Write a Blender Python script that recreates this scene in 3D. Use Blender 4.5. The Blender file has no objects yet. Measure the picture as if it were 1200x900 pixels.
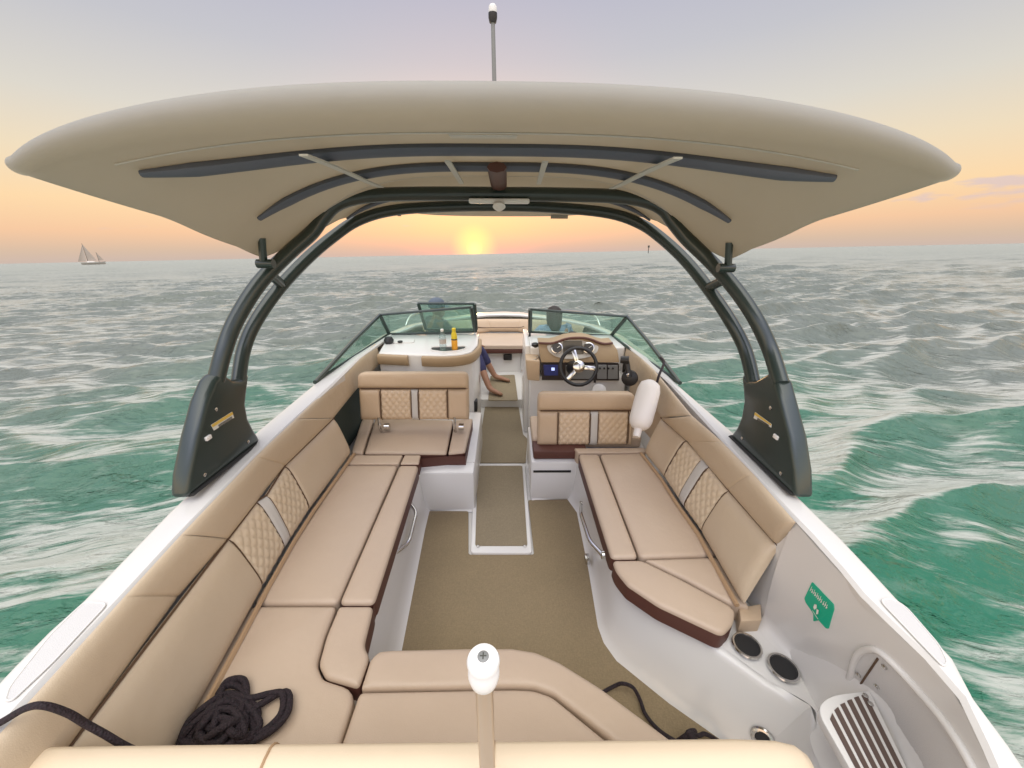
import bpy, bmesh, math, random
import numpy as np
from mathutils import Vector, Matrix, Euler

random.seed(7)
SC = bpy.context.scene
COL = SC.collection
V = Vector
rad = math.radians

# ------------------------------------------------------------------ camera model
# Boat frame: x to starboard, y towards the bow, z up, origin on the cockpit sole near the transom.
F = 451.0                       # focal length in photograph pixels (1200 wide)
CAM = V((0.05, 0.0, 2.1))
Rb = (Matrix.Rotation(-rad(0.76), 3, 'Z') @ Matrix.Rotation(rad(90 - 23.05), 3, 'X') @ Matrix.Rotation(rad(0.3), 3, 'Z'))
Rw = (Matrix.Rotation(rad(90 - 18.74), 3, 'X') @ Matrix.Rotation(-rad(1.15), 3, 'Z'))
W = (Rw @ Rb.transposed()).to_4x4()          # the boat rides bow-up and slightly heeled on the level sea
M = Matrix.Translation(CAM) @ W @ Matrix.Translation(-CAM)
SEA = -0.30                     # mean sea level in the world

def P(px, py, z=None, x=None, y=None, sl=0.0):
    """A point of the boat measured on the photograph: where the sight line meets a known level (or a known fore-aft / side plane)."""
    d = Rb @ V(((px - 600) / F, (450 - py) / F, -1.0))
    if x is not None: t = (x - CAM.x) / d.x
    elif y is not None: t = (y - CAM.y) / d.y
    else: t = (z + sl * CAM.y - CAM.z) / (d.z - sl * d.y)
    return CAM + d * t

def PL(pts, **k): return [P(a, b, **k) for a, b in pts]

# ------------------------------------------------------------------ materials
def new_mat(name):
    m = bpy.data.materials.new(name); m.use_nodes = True
    return m, m.node_tree.nodes, m.node_tree.links, m.node_tree.nodes['Principled BSDF']

def simple(name, col, rough=0.5, metal=0.0, coat=0.0, noise=None, bump=None, var=0.0, alpha=None, spec=None):
    m, n, l, b = new_mat(name)
    b.inputs['Base Color'].default_value = (*col, 1)
    b.inputs['Roughness'].default_value = rough
    b.inputs['Metallic'].default_value = metal
    b.inputs['Coat Weight'].default_value = coat
    b.inputs['Coat Roughness'].default_value = 0.15
    if spec is not None: b.inputs['Specular IOR Level'].default_value = spec
    tc = n.new('ShaderNodeTexCoord')
    if var:
        t = n.new('ShaderNodeTexNoise'); t.inputs['Scale'].default_value = 3.0; t.inputs['Detail'].default_value = 6
        l.new(tc.outputs['Object'], t.inputs['Vector'])
        mx = n.new('ShaderNodeMix'); mx.data_type = 'RGBA'
        mx.inputs['A'].default_value = (*[c * (1 - var) for c in col], 1)
        mx.inputs['B'].default_value = (*[min(1, c * (1 + var)) for c in col], 1)
        l.new(t.outputs['Fac'], mx.inputs['Factor']); l.new(mx.outputs['Result'], b.inputs['Base Color'])
        mr = n.new('ShaderNodeMapRange'); mr.inputs['To Min'].default_value = rough * 0.8; mr.inputs['To Max'].default_value = min(1, rough * 1.25)
        l.new(t.outputs['Fac'], mr.inputs['Value']); l.new(mr.outputs['Result'], b.inputs['Roughness'])
    if bump:
        prev = None
        for sc, st, dist in bump:
            t = n.new('ShaderNodeTexNoise'); t.inputs['Scale'].default_value = sc; t.inputs['Detail'].default_value = 3
            l.new(tc.outputs['Object'], t.inputs['Vector'])
            bp = n.new('ShaderNodeBump'); bp.inputs['Strength'].default_value = st; bp.inputs['Distance'].default_value = dist
            l.new(t.outputs['Fac'], bp.inputs['Height'])
            if prev: l.new(prev.outputs['Normal'], bp.inputs['Normal'])
            prev = bp
        l.new(prev.outputs['Normal'], b.inputs['Normal'])
    return m

MT = {}
MT['leather'] = simple('tan_vinyl', (0.52, 0.39, 0.26), 0.38, var=0.07, bump=[(330, 0.35, 0.002), (9, 0.4, 0.014), (28, 0.15, 0.005)])
MT['leather2'] = simple('sand_vinyl', (0.53, 0.425, 0.30), 0.36, var=0.06, bump=[(330, 0.35, 0.002), (8, 0.4, 0.014), (28, 0.15, 0.005)])
MT['seat'] = simple('seat_vinyl', (0.50, 0.385, 0.28), 0.40, var=0.06, bump=[(330, 0.35, 0.002), (7, 0.4, 0.016), (24, 0.15, 0.005)])
MT['cream'] = simple('cream_vinyl', (0.70, 0.57, 0.40), 0.42, var=0.05, bump=[(260, 0.2, 0.002), (6, 0.3, 0.012)])
MT['quilt'] = simple('quilted_vinyl', (0.62, 0.50, 0.35), 0.36, var=0.05, bump=[(330, 0.3, 0.002)])
MT['quilt2'] = simple('quilted_tan_vinyl', (0.60, 0.46, 0.31), 0.36, var=0.05, bump=[(330, 0.3, 0.002)])
MT['tread'] = simple('grey_brown_tread', (0.10, 0.065, 0.052), 0.7, bump=[(300, .4, .002)])
MT['brown'] = simple('dark_brown_vinyl', (0.095, 0.034, 0.024), 0.5, var=0.15, bump=[(240, 0.25, 0.002)])
MT['seam'] = simple('brown_piping', (0.10, 0.055, 0.028), 0.6)
MT['pipe'] = simple('tan_piping', (0.40, 0.26, 0.145), 0.5)
MT['strip'] = simple('silver_grey_vinyl', (0.52, 0.50, 0.46), 0.35, bump=[(300, 0.2, 0.001)])
MT['gel'] = simple('white_gelcoat', (0.70, 0.685, 0.655), 0.24, coat=0.35, bump=[(500, 0.05, 0.001)])
MT['gelgrey'] = simple('pale_grey_nonskid', (0.60, 0.59, 0.575), 0.6, bump=[(420, 0.5, 0.002)])
MT['tower'] = simple('dark_green_black_paint', (0.022, 0.036, 0.032), 0.30, coat=0.3, var=0.12, bump=[(500, 0.08, 0.001)])
MT['black'] = simple('black_plastic', (0.015, 0.015, 0.016), 0.4, bump=[(300, 0.1, 0.001)])
MT['blackrub'] = simple('black_rubber', (0.02, 0.02, 0.02), 0.7)
MT['steel'] = simple('polished_steel', (0.62, 0.61, 0.59), 0.16, metal=1.0, var=0.05)
MT['alu'] = simple('satin_aluminium', (0.42, 0.32, 0.22), 0.34, metal=0.6, var=0.1)
MT['bowtube'] = simple('navy_canvas_sleeve', (0.10, 0.115, 0.15), 0.6, var=0.2, bump=[(300, 0.3, 0.002)])
MT['strap'] = simple('pale_webbing', (0.58, 0.57, 0.53), 0.7, bump=[(300, 0.4, 0.001)])
MT['white'] = simple('white_plastic', (0.82, 0.81, 0.79), 0.35, var=0.03)
MT['fender'] = simple('white_fender_vinyl', (0.78, 0.75, 0.71), 0.45, var=0.07, bump=[(30, 0.2, 0.003)])
MT['rope'] = None
MT['green'] = simple('green_sticker', (0.0, 0.40, 0.235), 0.4)
MT['yellow'] = simple('yellow_sticker', (0.72, 0.50, 0.10), 0.45)
MT['paper'] = simple('white_sticker', (0.75, 0.74, 0.68), 0.5)
MT['ink'] = simple('dark_print', (0.06, 0.06, 0.05), 0.6)
MT['orange'] = simple('orange_juice', (0.75, 0.36, 0.03), 0.3)
MT['yellowcap'] = simple('yellow_label', (0.75, 0.58, 0.03), 0.4)
MT['dash'] = simple('tan_dash_vinyl', (0.36, 0.26, 0.155), 0.5, var=0.08, bump=[(200, 0.2, 0.002)])
MT['dashdark'] = simple('brown_black_panel', (0.035, 0.028, 0.028), 0.3, var=0.1)
MT['gauge'] = simple('gauge_face', (0.06, 0.055, 0.05), 0.2)
MT['greypanel'] = simple('grey_switch_panel', (0.22, 0.225, 0.22), 0.35)
MT['skin'] = simple('skin', (0.30, 0.155, 0.095), 0.55, var=0.08)
MT['hair'] = simple('dark_hair', (0.02, 0.014, 0.011), 0.6, bump=[(120, 0.8, 0.01)])
MT['shirtblue'] = simple('light_blue_shirt', (0.24, 0.30, 0.42), 0.8, var=0.1, bump=[(25, 0.5, 0.02)])
MT['shirtdark'] = simple('dark_grey_shirt', (0.07, 0.08, 0.09), 0.8, var=0.1, bump=[(25, 0.5, 0.02)])
MT['navy'] = simple('navy_trousers', (0.03, 0.03, 0.085), 0.8, var=0.15, bump=[(25, 0.5, 0.02)])
MT['cap'] = simple('grey_blue_cap', (0.09, 0.115, 0.15), 0.8, bump=[(200, 0.4, 0.002)])
MT['sail'] = simple('sailcloth', (0.42, 0.37, 0.32), 0.8)
MT['sailhull'] = simple('sailboat_hull', (0.33, 0.32, 0.29), 0.5)
MT['pocket'] = simple('dark_green_mesh', (0.018, 0.032, 0.028), 0.7, bump=[(200, 0.6, 0.003)])

def emit(name, col, s):
    m, n, l, b = new_mat(name)
    b.inputs['Base Color'].default_value = (*col, 1)
    b.inputs['Emission Color'].default_value = (*col, 1); b.inputs['Emission Strength'].default_value = s
    return m
MT['screen'] = emit('lit_blue_display', (0.015, 0.02, 0.09), 0.35)
MT['screenlit'] = emit('lit_pale_digits', (0.45, 0.55, 0.95), 0.9)

def glass(name, tint, rough=0.02, mixw=0.0):
    m, n, l, b = new_mat(name)
    n.remove(b)
    out = n['Material Output']
    tr = n.new('ShaderNodeBsdfTransparent'); tr.inputs['Color'].default_value = (*tint, 1)
    gl = n.new('ShaderNodeBsdfGlossy'); gl.inputs['Roughness'].default_value = rough
    df = n.new('ShaderNodeBsdfDiffuse'); df.inputs['Color'].default_value = (0.35, 0.5, 0.43, 1)
    lw = n.new('ShaderNodeLayerWeight'); lw.inputs['Blend'].default_value = .5
    pw_ = n.new('ShaderNodeMath'); pw_.operation = 'POWER'; pw_.inputs[1].default_value = 5; l.new(lw.outputs['Facing'], pw_.inputs[0])
    fr = n.new('ShaderNodeMath'); fr.operation = 'MULTIPLY_ADD'; fr.inputs[1].default_value = .9; fr.inputs[2].default_value = .05; l.new(pw_.outputs[0], fr.inputs[0])
    mx0 = n.new('ShaderNodeMixShader'); mx0.inputs[0].default_value = mixw
    l.new(tr.outputs[0], mx0.inputs[1]); l.new(df.outputs[0], mx0.inputs[2])
    mx = n.new('ShaderNodeMixShader')
    l.new(fr.outputs[0], mx.inputs[0]); l.new(mx0.outputs[0], mx.inputs[1]); l.new(gl.outputs[0], mx.inputs[2])
    l.new(mx.outputs[0], out.inputs['Surface'])
    return m
MT['glass'] = glass('green_tinted_glass', (0.78, 0.91, 0.86), mixw=0.07)
MT['clear'] = glass('clear_plastic', (0.86, 0.91, 0.93), mixw=0.14)

def weave(name, col, sc=1.0):
    m, n, l, b = new_mat(name)
    tc = n.new('ShaderNodeTexCoord')
    outs = []
    for s in ((520, 70, 70), (70, 520, 70)):
        mp = n.new('ShaderNodeMapping'); mp.inputs['Scale'].default_value = [q * sc for q in s]
        t = n.new('ShaderNodeTexNoise'); t.inputs['Scale'].default_value = 1; t.inputs['Detail'].default_value = 2
        l.new(tc.outputs['Object'], mp.inputs[0]); l.new(mp.outputs[0], t.inputs['Vector']); outs.append(t)
    big = n.new('ShaderNodeTexNoise'); big.inputs['Scale'].default_value = 4; big.inputs['Detail'].default_value = 5
    l.new(tc.outputs['Object'], big.inputs['Vector'])
    a = n.new('ShaderNodeMath'); a.operation = 'ADD'
    l.new(outs[0].outputs['Fac'], a.inputs[0]); l.new(outs[1].outputs['Fac'], a.inputs[1])
    a2 = n.new('ShaderNodeMath'); a2.operation = 'MULTIPLY_ADD'; a2.inputs[1].default_value = 0.35
    l.new(big.outputs['Fac'], a2.inputs[0]); l.new(a.outputs[0], a2.inputs[2])
    r = n.new('ShaderNodeValToRGB')
    r.color_ramp.elements[0].position = 0.75; r.color_ramp.elements[0].color = (*[c * 0.86 for c in col], 1)
    r.color_ramp.elements[1].position = 1.0; r.color_ramp.elements[1].color = (*[c * 1.12 for c in col], 1)
    mr = n.new('ShaderNodeMapRange'); mr.inputs['From Min'].default_value = 0.7; mr.inputs['From Max'].default_value = 1.65
    l.new(a2.outputs[0], mr.inputs[0]); mr.inputs['To Min'].default_value = 0.6; mr.inputs['To Max'].default_value = 1.1
    l.new(mr.outputs[0], r.inputs[0]); l.new(r.outputs[0], b.inputs['Base Color'])
    bp = n.new('ShaderNodeBump'); bp.inputs['Strength'].default_value = 0.5; bp.inputs['Distance'].default_value = 0.003
    l.new(a.outputs[0], bp.inputs['Height']); l.new(bp.outputs[0], b.inputs['Normal'])
    b.inputs['Roughness'].default_value = 0.85
    return m
MT['mat'] = weave('woven_brown_mat', (0.245, 0.185, 0.105))
MT['mat2'] = weave('woven_grey_mat', (0.255, 0.205, 0.13))

def rope_mat():
    m, n, l, b = new_mat('braided_dark_rope')
    tc = n.new('ShaderNodeTexCoord')
    w = n.new('ShaderNodeTexVoronoi'); w.inputs['Scale'].default_value = 160
    l.new(tc.outputs['Object'], w.inputs['Vector'])
    r = n.new('ShaderNodeValToRGB')
    r.color_ramp.elements[0].color = (0.028, 0.013, 0.018, 1); r.color_ramp.elements[1].color = (0.008, 0.006, 0.008, 1)
    l.new(w.outputs['Distance'], r.inputs[0]); l.new(r.outputs[0], b.inputs['Base Color'])
    bp = n.new('ShaderNodeBump'); bp.inputs['Strength'].default_value = 0.9; bp.inputs['Distance'].default_value = 0.004
    l.new(w.outputs['Distance'], bp.inputs['Height']); l.new(bp.outputs[0], b.inputs['Normal'])
    b.inputs['Roughness'].default_value = 0.8
    return m
MT['rope'] = rope_mat()

def canopy_mat():
    m, n, l, b = new_mat('beige_canopy_canvas')
    tc = n.new('ShaderNodeTexCoord')
    t = n.new('ShaderNodeTexNoise'); t.inputs['Scale'].default_value = 2.5; t.inputs['Detail'].default_value = 5
    l.new(tc.outputs['Object'], t.inputs['Vector'])
    mx = n.new('ShaderNodeMix'); mx.data_type = 'RGBA'
    mx.inputs['A'].default_value = (0.42, 0.43, 0.415, 1); mx.inputs['B'].default_value = (0.48, 0.49, 0.475, 1)
    l.new(t.outputs['Fac'], mx.inputs['Factor']); l.new(mx.outputs['Result'], b.inputs['Base Color'])
    t2 = n.new('ShaderNodeTexNoise'); t2.inputs['Scale'].default_value = 5; t2.inputs['Detail'].default_value = 3
    l.new(tc.outputs['Object'], t2.inputs['Vector'])
    bp = n.new('ShaderNodeBump'); bp.inputs['Strength'].default_value = 0.3; bp.inputs['Distance'].default_value = 0.02
    l.new(t2.outputs['Fac'], bp.inputs['Height']); l.new(bp.outputs[0], b.inputs['Normal'])
    b.inputs['Roughness'].default_value = 0.55
    b.inputs['Sheen Weight'].default_value = 0.1
    # woven canvas lets a little daylight through
    out = n['Material Output']
    tl = n.new('ShaderNodeBsdfTranslucent'); tl.inputs['Color'].default_value = (0.62, 0.53, 0.39, 1)
    ms = n.new('ShaderNodeMixShader'); ms.inputs[0].default_value = 0.46
    l.new(b.outputs[0], ms.inputs[1]); l.new(tl.outputs[0], ms.inputs[2]); l.new(ms.outputs[0], out.inputs['Surface'])
    return m
MT['canvas'] = canopy_mat()

# ------------------------------------------------------------------ mesh helpers
class MB:
    def __init__(s): s.bm = bmesh.new()
    def face(s, pts, mi=0):
        f = s.bm.faces.new([s.bm.verts.new(p) for p in pts]); f.material_index = mi; return f
    def grid(s, rows, mi=0, close_u=False, close_v=False):
        vs = [[s.bm.verts.new(p) for p in r] for r in rows]
        nr, nc = len(vs), len(vs[0])
        for i in range(nr if close_v else nr - 1):
            for j in range(nc if close_u else nc - 1):
                q = [vs[i][j], vs[i][(j + 1) % nc], vs[(i + 1) % nr][(j + 1) % nc], vs[(i + 1) % nr][j]]
                try: f = s.bm.faces.new(q); f.material_index = mi
                except ValueError: pass
        return vs
    def cap(s, ring, mi=0):
        try: f = s.bm.faces.new(ring); f.material_index = mi
        except ValueError: pass
    def tube(s, pts, r, n=10, mi=0, closed=False, flat=1.0, up=None):
        pts = [V(p) for p in pts]; k = len(pts)
        rr = r if isinstance(r, (list, tuple)) else [r] * k
        tang = []
        for i in range(k):
            a = pts[(i - 1) % k] if (closed or i > 0) else pts[i]
            b = pts[(i + 1) % k] if (closed or i < k - 1) else pts[i]
            tang.append((b - a).normalized())
        nrm = up.copy() if up else (V((0, 0, 1)) if abs(tang[0].z) < 0.9 else V((1, 0, 0)))
        rows = []
        for i in range(k):
            t = tang[i]
            if up: nrm = up.copy()
            nrm = (nrm - t * nrm.dot(t)).normalized(); bi = t.cross(nrm)
            rows.append([pts[i] + (nrm * math.sin(a) * flat + bi * math.cos(a)) * rr[i] for a in [2 * math.pi * q / n for q in range(n)]])
        vs = s.grid(rows, mi, close_u=True, close_v=closed)
        if not closed: s.cap(list(reversed(vs[0])), mi); s.cap(vs[-1], mi)
    def lathe(s, prof, base, axis=V((0, 0, 1)), n=20, mi=0):
        axis = axis.normalized(); a = axis.orthogonal().normalized(); b = axis.cross(a)
        rows = [[V(base) + axis * h + (a * math.cos(2 * math.pi * q / n) + b * math.sin(2 * math.pi * q / n)) * r for q in range(n)] for r, h in prof]
        vs = s.grid(rows, mi, close_u=True)
        s.cap(list(reversed(vs[0])), mi); s.cap(vs[-1], mi)
    def box(s, lo, hi, mi=0):
        lo, hi = V(lo), V(hi)
        c = [V((x, y, z)) for z in (lo.z, hi.z) for y in (lo.y, hi.y) for x in (lo.x, hi.x)]
        v = [s.bm.verts.new(p) for p in c]
        for q in ((0, 2, 3, 1), (4, 5, 7, 6), (0, 1, 5, 4), (2, 6, 7, 3), (0, 4, 6, 2), (1, 3, 7, 5)):
            f = s.bm.faces.new([v[i] for i in q]); f.material_index = mi
        return v
    def prism(s, pts, off, mi=0):
        pts = [V(p) for p in pts]; off = V(off)
        a = [s.bm.verts.new(p) for p in pts]; b = [s.bm.verts.new(p + off) for p in pts]; n = len(a)
        fs = [s.bm.faces.new(a), s.bm.faces.new(list(reversed(b)))]
        for i in range(n): fs.append(s.bm.faces.new([a[i], b[i], b[(i + 1) % n], a[(i + 1) % n]]))
        for f in fs: f.material_index = mi
    def bevel(s, w, seg=3):
        bmesh.ops.recalc_face_normals(s.bm, faces=s.bm.faces)
        es = [e for e in s.bm.edges if len(e.link_faces) == 2 and e.calc_face_angle(0) > 0.5]
        bmesh.ops.bevel(s.bm, geom=es, offset=w, segments=seg, profile=0.5, affect='EDGES', clamp_overlap=True)
    def build(s, name, mats, parent=None, smooth=True, sharp=0.7, base=None, recalc=True):
        bmesh.ops.remove_doubles(s.bm, verts=s.bm.verts, dist=1e-6)
        if recalc: bmesh.ops.recalc_face_normals(s.bm, faces=s.bm.faces)
        if base is not None:
            for v in s.bm.verts: v.co -= V(base)
        for e in s.bm.edges:
            if len(e.link_faces) == 2 and e.calc_face_angle(0) > sharp: e.smooth = False
        for f in s.bm.faces: f.smooth = smooth
        me = bpy.data.meshes.new(name); s.bm.to_mesh(me); s.bm.free()
        for m in (mats if isinstance(mats, (list, tuple)) else [mats]): me.materials.append(MT[m] if isinstance(m, str) else m)
        o = bpy.data.objects.new(name, me); COL.objects.link(o)
        if parent: o.parent = parent
        elif base is not None: o.matrix_world = M @ Matrix.Translation(V(base))
        return o

def tag(o, label, cat, group=None, kind=None):
    if label: o['label'] = label
    if cat: o['category'] = cat
    if group: o['group'] = group
    if kind: o['kind'] = kind
    return o

def catmull(pts, n=8, closed=False):
    pts = [V(p) for p in pts]; k = len(pts); out = []
    for i in range(k if closed else k - 1):
        if closed: p0, p1, p2, p3 = pts[i - 1], pts[i], pts[(i + 1) % k], pts[(i + 2) % k]
        else: p0, p1, p2, p3 = pts[max(i - 1, 0)], pts[i], pts[i + 1], pts[min(i + 2, k - 1)]
        for j in range(n):
            t = j / n
            out.append(0.5 * ((2 * p1) + (p2 - p0) * t + (2 * p0 - 5 * p1 + 4 * p2 - p3) * t * t + (3 * p1 - p0 - 3 * p2 + p3) * t ** 3))
    if not closed: out.append(pts[-1].copy())
    return out

def round_poly(pts, r, seg=4):
    pts = [V(p) for p in pts]; n = len(pts); out = []
    for i in range(n):
        a, b, c = pts[i - 1], pts[i], pts[(i + 1) % n]
        ri = r[i] if isinstance(r, (list, tuple)) else r
        d1, d2 = (a - b), (c - b)
        ri = min(ri, d1.length * 0.45, d2.length * 0.45)
        if ri < 1e-4: out.append(b); continue
        p, q = b + d1.normalized() * ri, b + d2.normalized() * ri
        for k in range(seg + 1):
            t = k / seg
            out.append(p * (1 - t) ** 2 + b * 2 * t * (1 - t) + q * t * t)
    return out

def cushion(name, pts, mat, parent, thick=0.10, r=0.018, crown=0.012, corner=0.03, up=V((0, 0, 1)), label=None, sidemat=None):
    """An upholstered pad: rounded rim, softly crowned top. pts outline its top, seen from the side up points to."""
    pts = [V(p) for p in pts]
    nrm = V((0, 0, 0))
    for i in range(len(pts)): nrm += (pts[i] - pts[0]).cross(pts[(i + 1) % len(pts)] - pts[0])
    if nrm.dot(up) < 0: pts.reverse(); nrm.negate()
    up = nrm.normalized()
    pts = round_poly(pts, corner) if corner else pts
    ax = (pts[1] - pts[0]); ax = max(((pts[(i + 1) % len(pts)] - pts[i]) for i in range(len(pts))), key=lambda v: v.length).normalized(); ay = up.cross(ax)
    o = pts[0].copy()
    poly = np.array([[(p - o).dot(ax), (p - o).dot(ay)] for p in pts])
    # resample the outline
    ring = []
    for k in range(len(poly)):
        a, c = poly[k], poly[(k + 1) % len(poly)]; L = np.linalg.norm(c - a)
        if L < 1e-5: continue
        m = max(1, int(L / .02))
        for q in range(m): ring.append(a + (c - a) * q / m)
    ring = np.array(ring); nx = np.roll(ring, -1, 0)
    def inside_dist(q):
        d = nx - ring; L2 = (d ** 2).sum(1); w = q[:, None, :] - ring[None]
        t = np.clip((w * d[None]).sum(2) / L2[None], 0, 1)
        dist = np.sqrt(((w - t[..., None] * d[None]) ** 2).sum(2)).min(1)
        x, y = q[:, 0:1], q[:, 1:2]
        c = ((ring[None, :, 1] > y) != (nx[None, :, 1] > y)) & (x < (nx[None, :, 0] - ring[None, :, 0]) * (y - ring[None, :, 1]) / (nx[None, :, 1] - ring[None, :, 1] + 1e-12) + ring[None, :, 0])
        return dist, (c.sum(1) % 2 == 1)
    cand = []; need = []
    tng = np.roll(ring, -1, 0) - np.roll(ring, 1, 0); tng /= np.linalg.norm(tng, axis=1)[:, None] + 1e-9
    inn = np.stack([-tng[:, 1], tng[:, 0]], 1)
    for f in (.06, .22, .5, 1.0, 1.6):
        cand.append(ring + inn * r * f); need.append(np.full(len(ring), r * f * .93))
    lo, hi = ring.min(0), ring.max(0); st = .024
    gx, gy = np.meshgrid(np.arange(lo[0], hi[0], st), np.arange(lo[1], hi[1], st))
    g = np.stack([gx.ravel(), gy.ravel()], 1); g[:, 0] += np.where((np.round((g[:, 1] - lo[1]) / st) % 2) == 1, st / 2, 0)
    cand.append(g); need.append(np.full(len(g), r * 2.0))
    cand = np.concatenate(cand); need = np.concatenate(need)
    dist, ins = inside_dist(cand); keep = ins & (dist > need)
    inner = cand[keep]; di = dist[keep]
    allp = np.concatenate([ring, inner]); dall = np.concatenate([np.zeros(len(ring)), di])
    from mathutils.geometry import delaunay_2d_cdt
    n = len(ring)
    res = delaunay_2d_cdt([V(p) for p in allp], [], [list(range(n))], 1, 1e-6)
    vco, faces, orig = res[0], res[2], res[3]
    ph = (sum(ord(c) for c in name) + len(pts) * 7 + o.y * 11) % 6.28
    b = MB(); bm = b.bm; vs = []
    for v, og in zip(vco, orig):
        d = dall[og[0]] if og else 0.0
        h = -r + (r * math.sqrt(max(0, 1 - (1 - min(d, r) / r) ** 2))) + crown * (1 - math.exp(-d / .07))
        if d > r: h += .0022 * (1 - math.exp(-d / .05)) * math.sin(v.x * 13 + ph + 2 * math.sin(v.y * 9)) 
        vs.append(bm.verts.new(o + ax * v.x + ay * v.y + up * h))
    for f in faces:
        try: bm.faces.new([vs[k] for k in f])
        except ValueError: pass
    bm.verts.ensure_lookup_table(); bm.edges.ensure_lookup_table()
    be = [e for e in bm.edges if len(e.link_faces) == 1]
    ex = bmesh.ops.extrude_edge_only(bm, edges=be)
    nv = [q for q in ex['geom'] if isinstance(q, bmesh.types.BMVert)]
    nf = [q for q in ex['geom'] if isinstance(q, bmesh.types.BMFace)]
    for q in nv: q.co -= up * (thick - r)
    if sidemat:
        for q in nf: q.material_index = 1
    ne = [e for e in bm.edges if len(e.link_faces) == 1]
    bmesh.ops.holes_fill(bm, edges=ne, sides=0)
    ob = b.build(name, [mat, sidemat] if sidemat else mat, parent, sharp=1.1)
    if label: ob['label'] = label
    return ob

def piping(name, lines, r, mat, parent):
    b = MB()
    for ln in lines: b.tube(ln, r, 6)
    return b.build(name, mat, parent)

def pad(name, c0, c1, mat, parent, th=0.035, side=V((0, 0, 0)), end0=0.0, end1=0.0, quilt=0.0, nu=None, ns=18, seam=0.4, pw=4.0, soft0=False, label=None, mid=None):
    """An upholstered back panel stretched between two cross-lines c0=(bottom, top), c1=(bottom, top), bulging towards the point side.
    end0/end1: radius of a rounded free end; quilt: pitch of stitched diamonds; mid: further cross-lines in between."""
    lines = [c0] + (mid or []) + [c1]
    bot = [V(c[0]) for c in lines]; tp = [V(c[1]) for c in lines]
    def along(ps, t):
        k = min(int(t * (len(ps) - 1)), len(ps) - 2); f = t * (len(ps) - 1) - k
        return ps[k].lerp(ps[k + 1], f)
    L = sum((bot[i + 1] - bot[i]).length for i in range(len(bot) - 1)); H = (tp[0] - bot[0]).length
    nu = nu or max(8, int(L / 0.012) if quilt else int(L / 0.02))
    if quilt: ns = max(ns, int(H / 0.008)); nu = max(8, int(L / 0.008))
    us = sorted(set([i / nu for i in range(nu + 1)] + [0.004 / L, 0.01 / L, 0.018 / L, 1 - 0.004 / L, 1 - 0.01 / L, 1 - 0.018 / L]))
    ss = [0.5 - 0.5 * math.cos(math.pi * i / ns) for i in range(ns + 1)] if not quilt else [i / ns for i in range(ns + 1)]
    rows = []
    for u in us:
        B, T = along(bot, u), along(tp, u)
        B1, T1 = along(bot, min(1, u + 0.01)), along(tp, min(1, u + 0.01)); B0, T0 = along(bot, max(0, u - 0.01)), along(tp, max(0, u - 0.01))
        nrm = ((B1 + T1) - (B0 + T0)).cross(T - B).normalized()
        if nrm.dot(V(side) - (B + T) / 2) < 0: nrm.negate()
        d0, d1 = u * L, (1 - u) * L
        fu = 1.0
        for d, e in ((d0, end0), (d1, end1)):
            if e > 0:
                if d < e: fu *= math.sqrt(max(0, 1 - (1 - d / e) ** 2))
            else: fu *= 1 - seam * math.exp(-(d / 0.009) ** 2)
        row = []
        for s in ss:
            h = (1 - abs(2 * s - 1) ** pw) ** 0.5 if 0 < s < 1 else 0
            off = th * h * fu
            if quilt:
                a = (u * L + s * H * 0.8) / quilt; c = (u * L - s * H * 0.8) / quilt
                g = min(abs(a - round(a)), abs(c - round(c))) * quilt
                off -= 0.007 * math.exp(-(g / 0.006) ** 2) * min(1, h * 1.2)
            row.append(B.lerp(T, s) + nrm * off)
        rows.append(row)
    b = MB(); b.grid(rows)
    o = b.build(name, mat, parent, sharp=2.5, recalc=False)
    for p in o.data.polygons: pass
    if label: o['label'] = label
    return o

def interp_y(poly, y):
    ps = sorted(poly, key=lambda p: p.y)
    if y <= ps[0].y:
        a, b = ps[0], ps[1]
    elif y >= ps[-1].y:
        a, b = ps[-2], ps[-1]
    else:
        for a, b in zip(ps, ps[1:]):
            if a.y <= y <= b.y: break
    t = (y - a.y) / (b.y - a.y)
    return a.lerp(b, t)

# ================================================================== THE BOAT
ZG, SG = 0.93, 0.025             # gunwale height and sheer
SEAT = 0.46
boat = bpy.data.objects.new('motor_boat', None); COL.objects.link(boat); boat.matrix_world = M
tag(boat, 'white bowrider motor boat with tan seats, dark arch and beige canopy', 'motor boat')

# ---- gunwale lines
inL = PL([(-70, 935), (0, 856), (37, 812), (143, 700), (210, 627), (297, 536), (350, 487)], z=ZG, sl=SG)
outL = PL([(-75, 868), (0, 792), (30, 758), (98, 698), (210, 584), (297, 506), (367, 449)], z=ZG, sl=SG)
inR = PL([(850, 519), (934, 610), (970, 647), (1013, 700), (1100, 783), (1127, 817), (1163, 893), (1180, 935)], z=ZG, sl=SG)
outR = PL([(797, 451), (864, 508), (941, 584), (1000, 640), (1033, 676), (1083, 729), (1120, 767), (1134, 800), (1200, 887), (1228, 930)], z=ZG, sl=SG)
fwd_o = [(1.345, 3.2, .995), (1.31, 4.0, .965), (1.20, 4.7, .90), (0.98, 5.3, .83), (0.66, 5.8, .775), (0.30, 6.12, .75), (0.0, 6.2, .745)]
fwd_i = [(1.235, 3.2, .995), (1.20, 4.0, .965), (1.08, 4.7, .90), (0.86, 5.25, .83), (0.56, 5.68, .775), (0.24, 5.93, .75), (0.0, 5.98, .745)]
ys = [0.12, .25, .4, .5, .6, .7, .8, .9, 1.0, 1.15, 1.3, 1.5, 1.7, 1.9, 2.1, 2.35, 2.6]
def gl(side, y):
    i, o = (inL, outL) if side < 0 else (inR, outR)
    return interp_y(i, y), interp_y(o, y)
lineIn = {}; lineOut = {}
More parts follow.
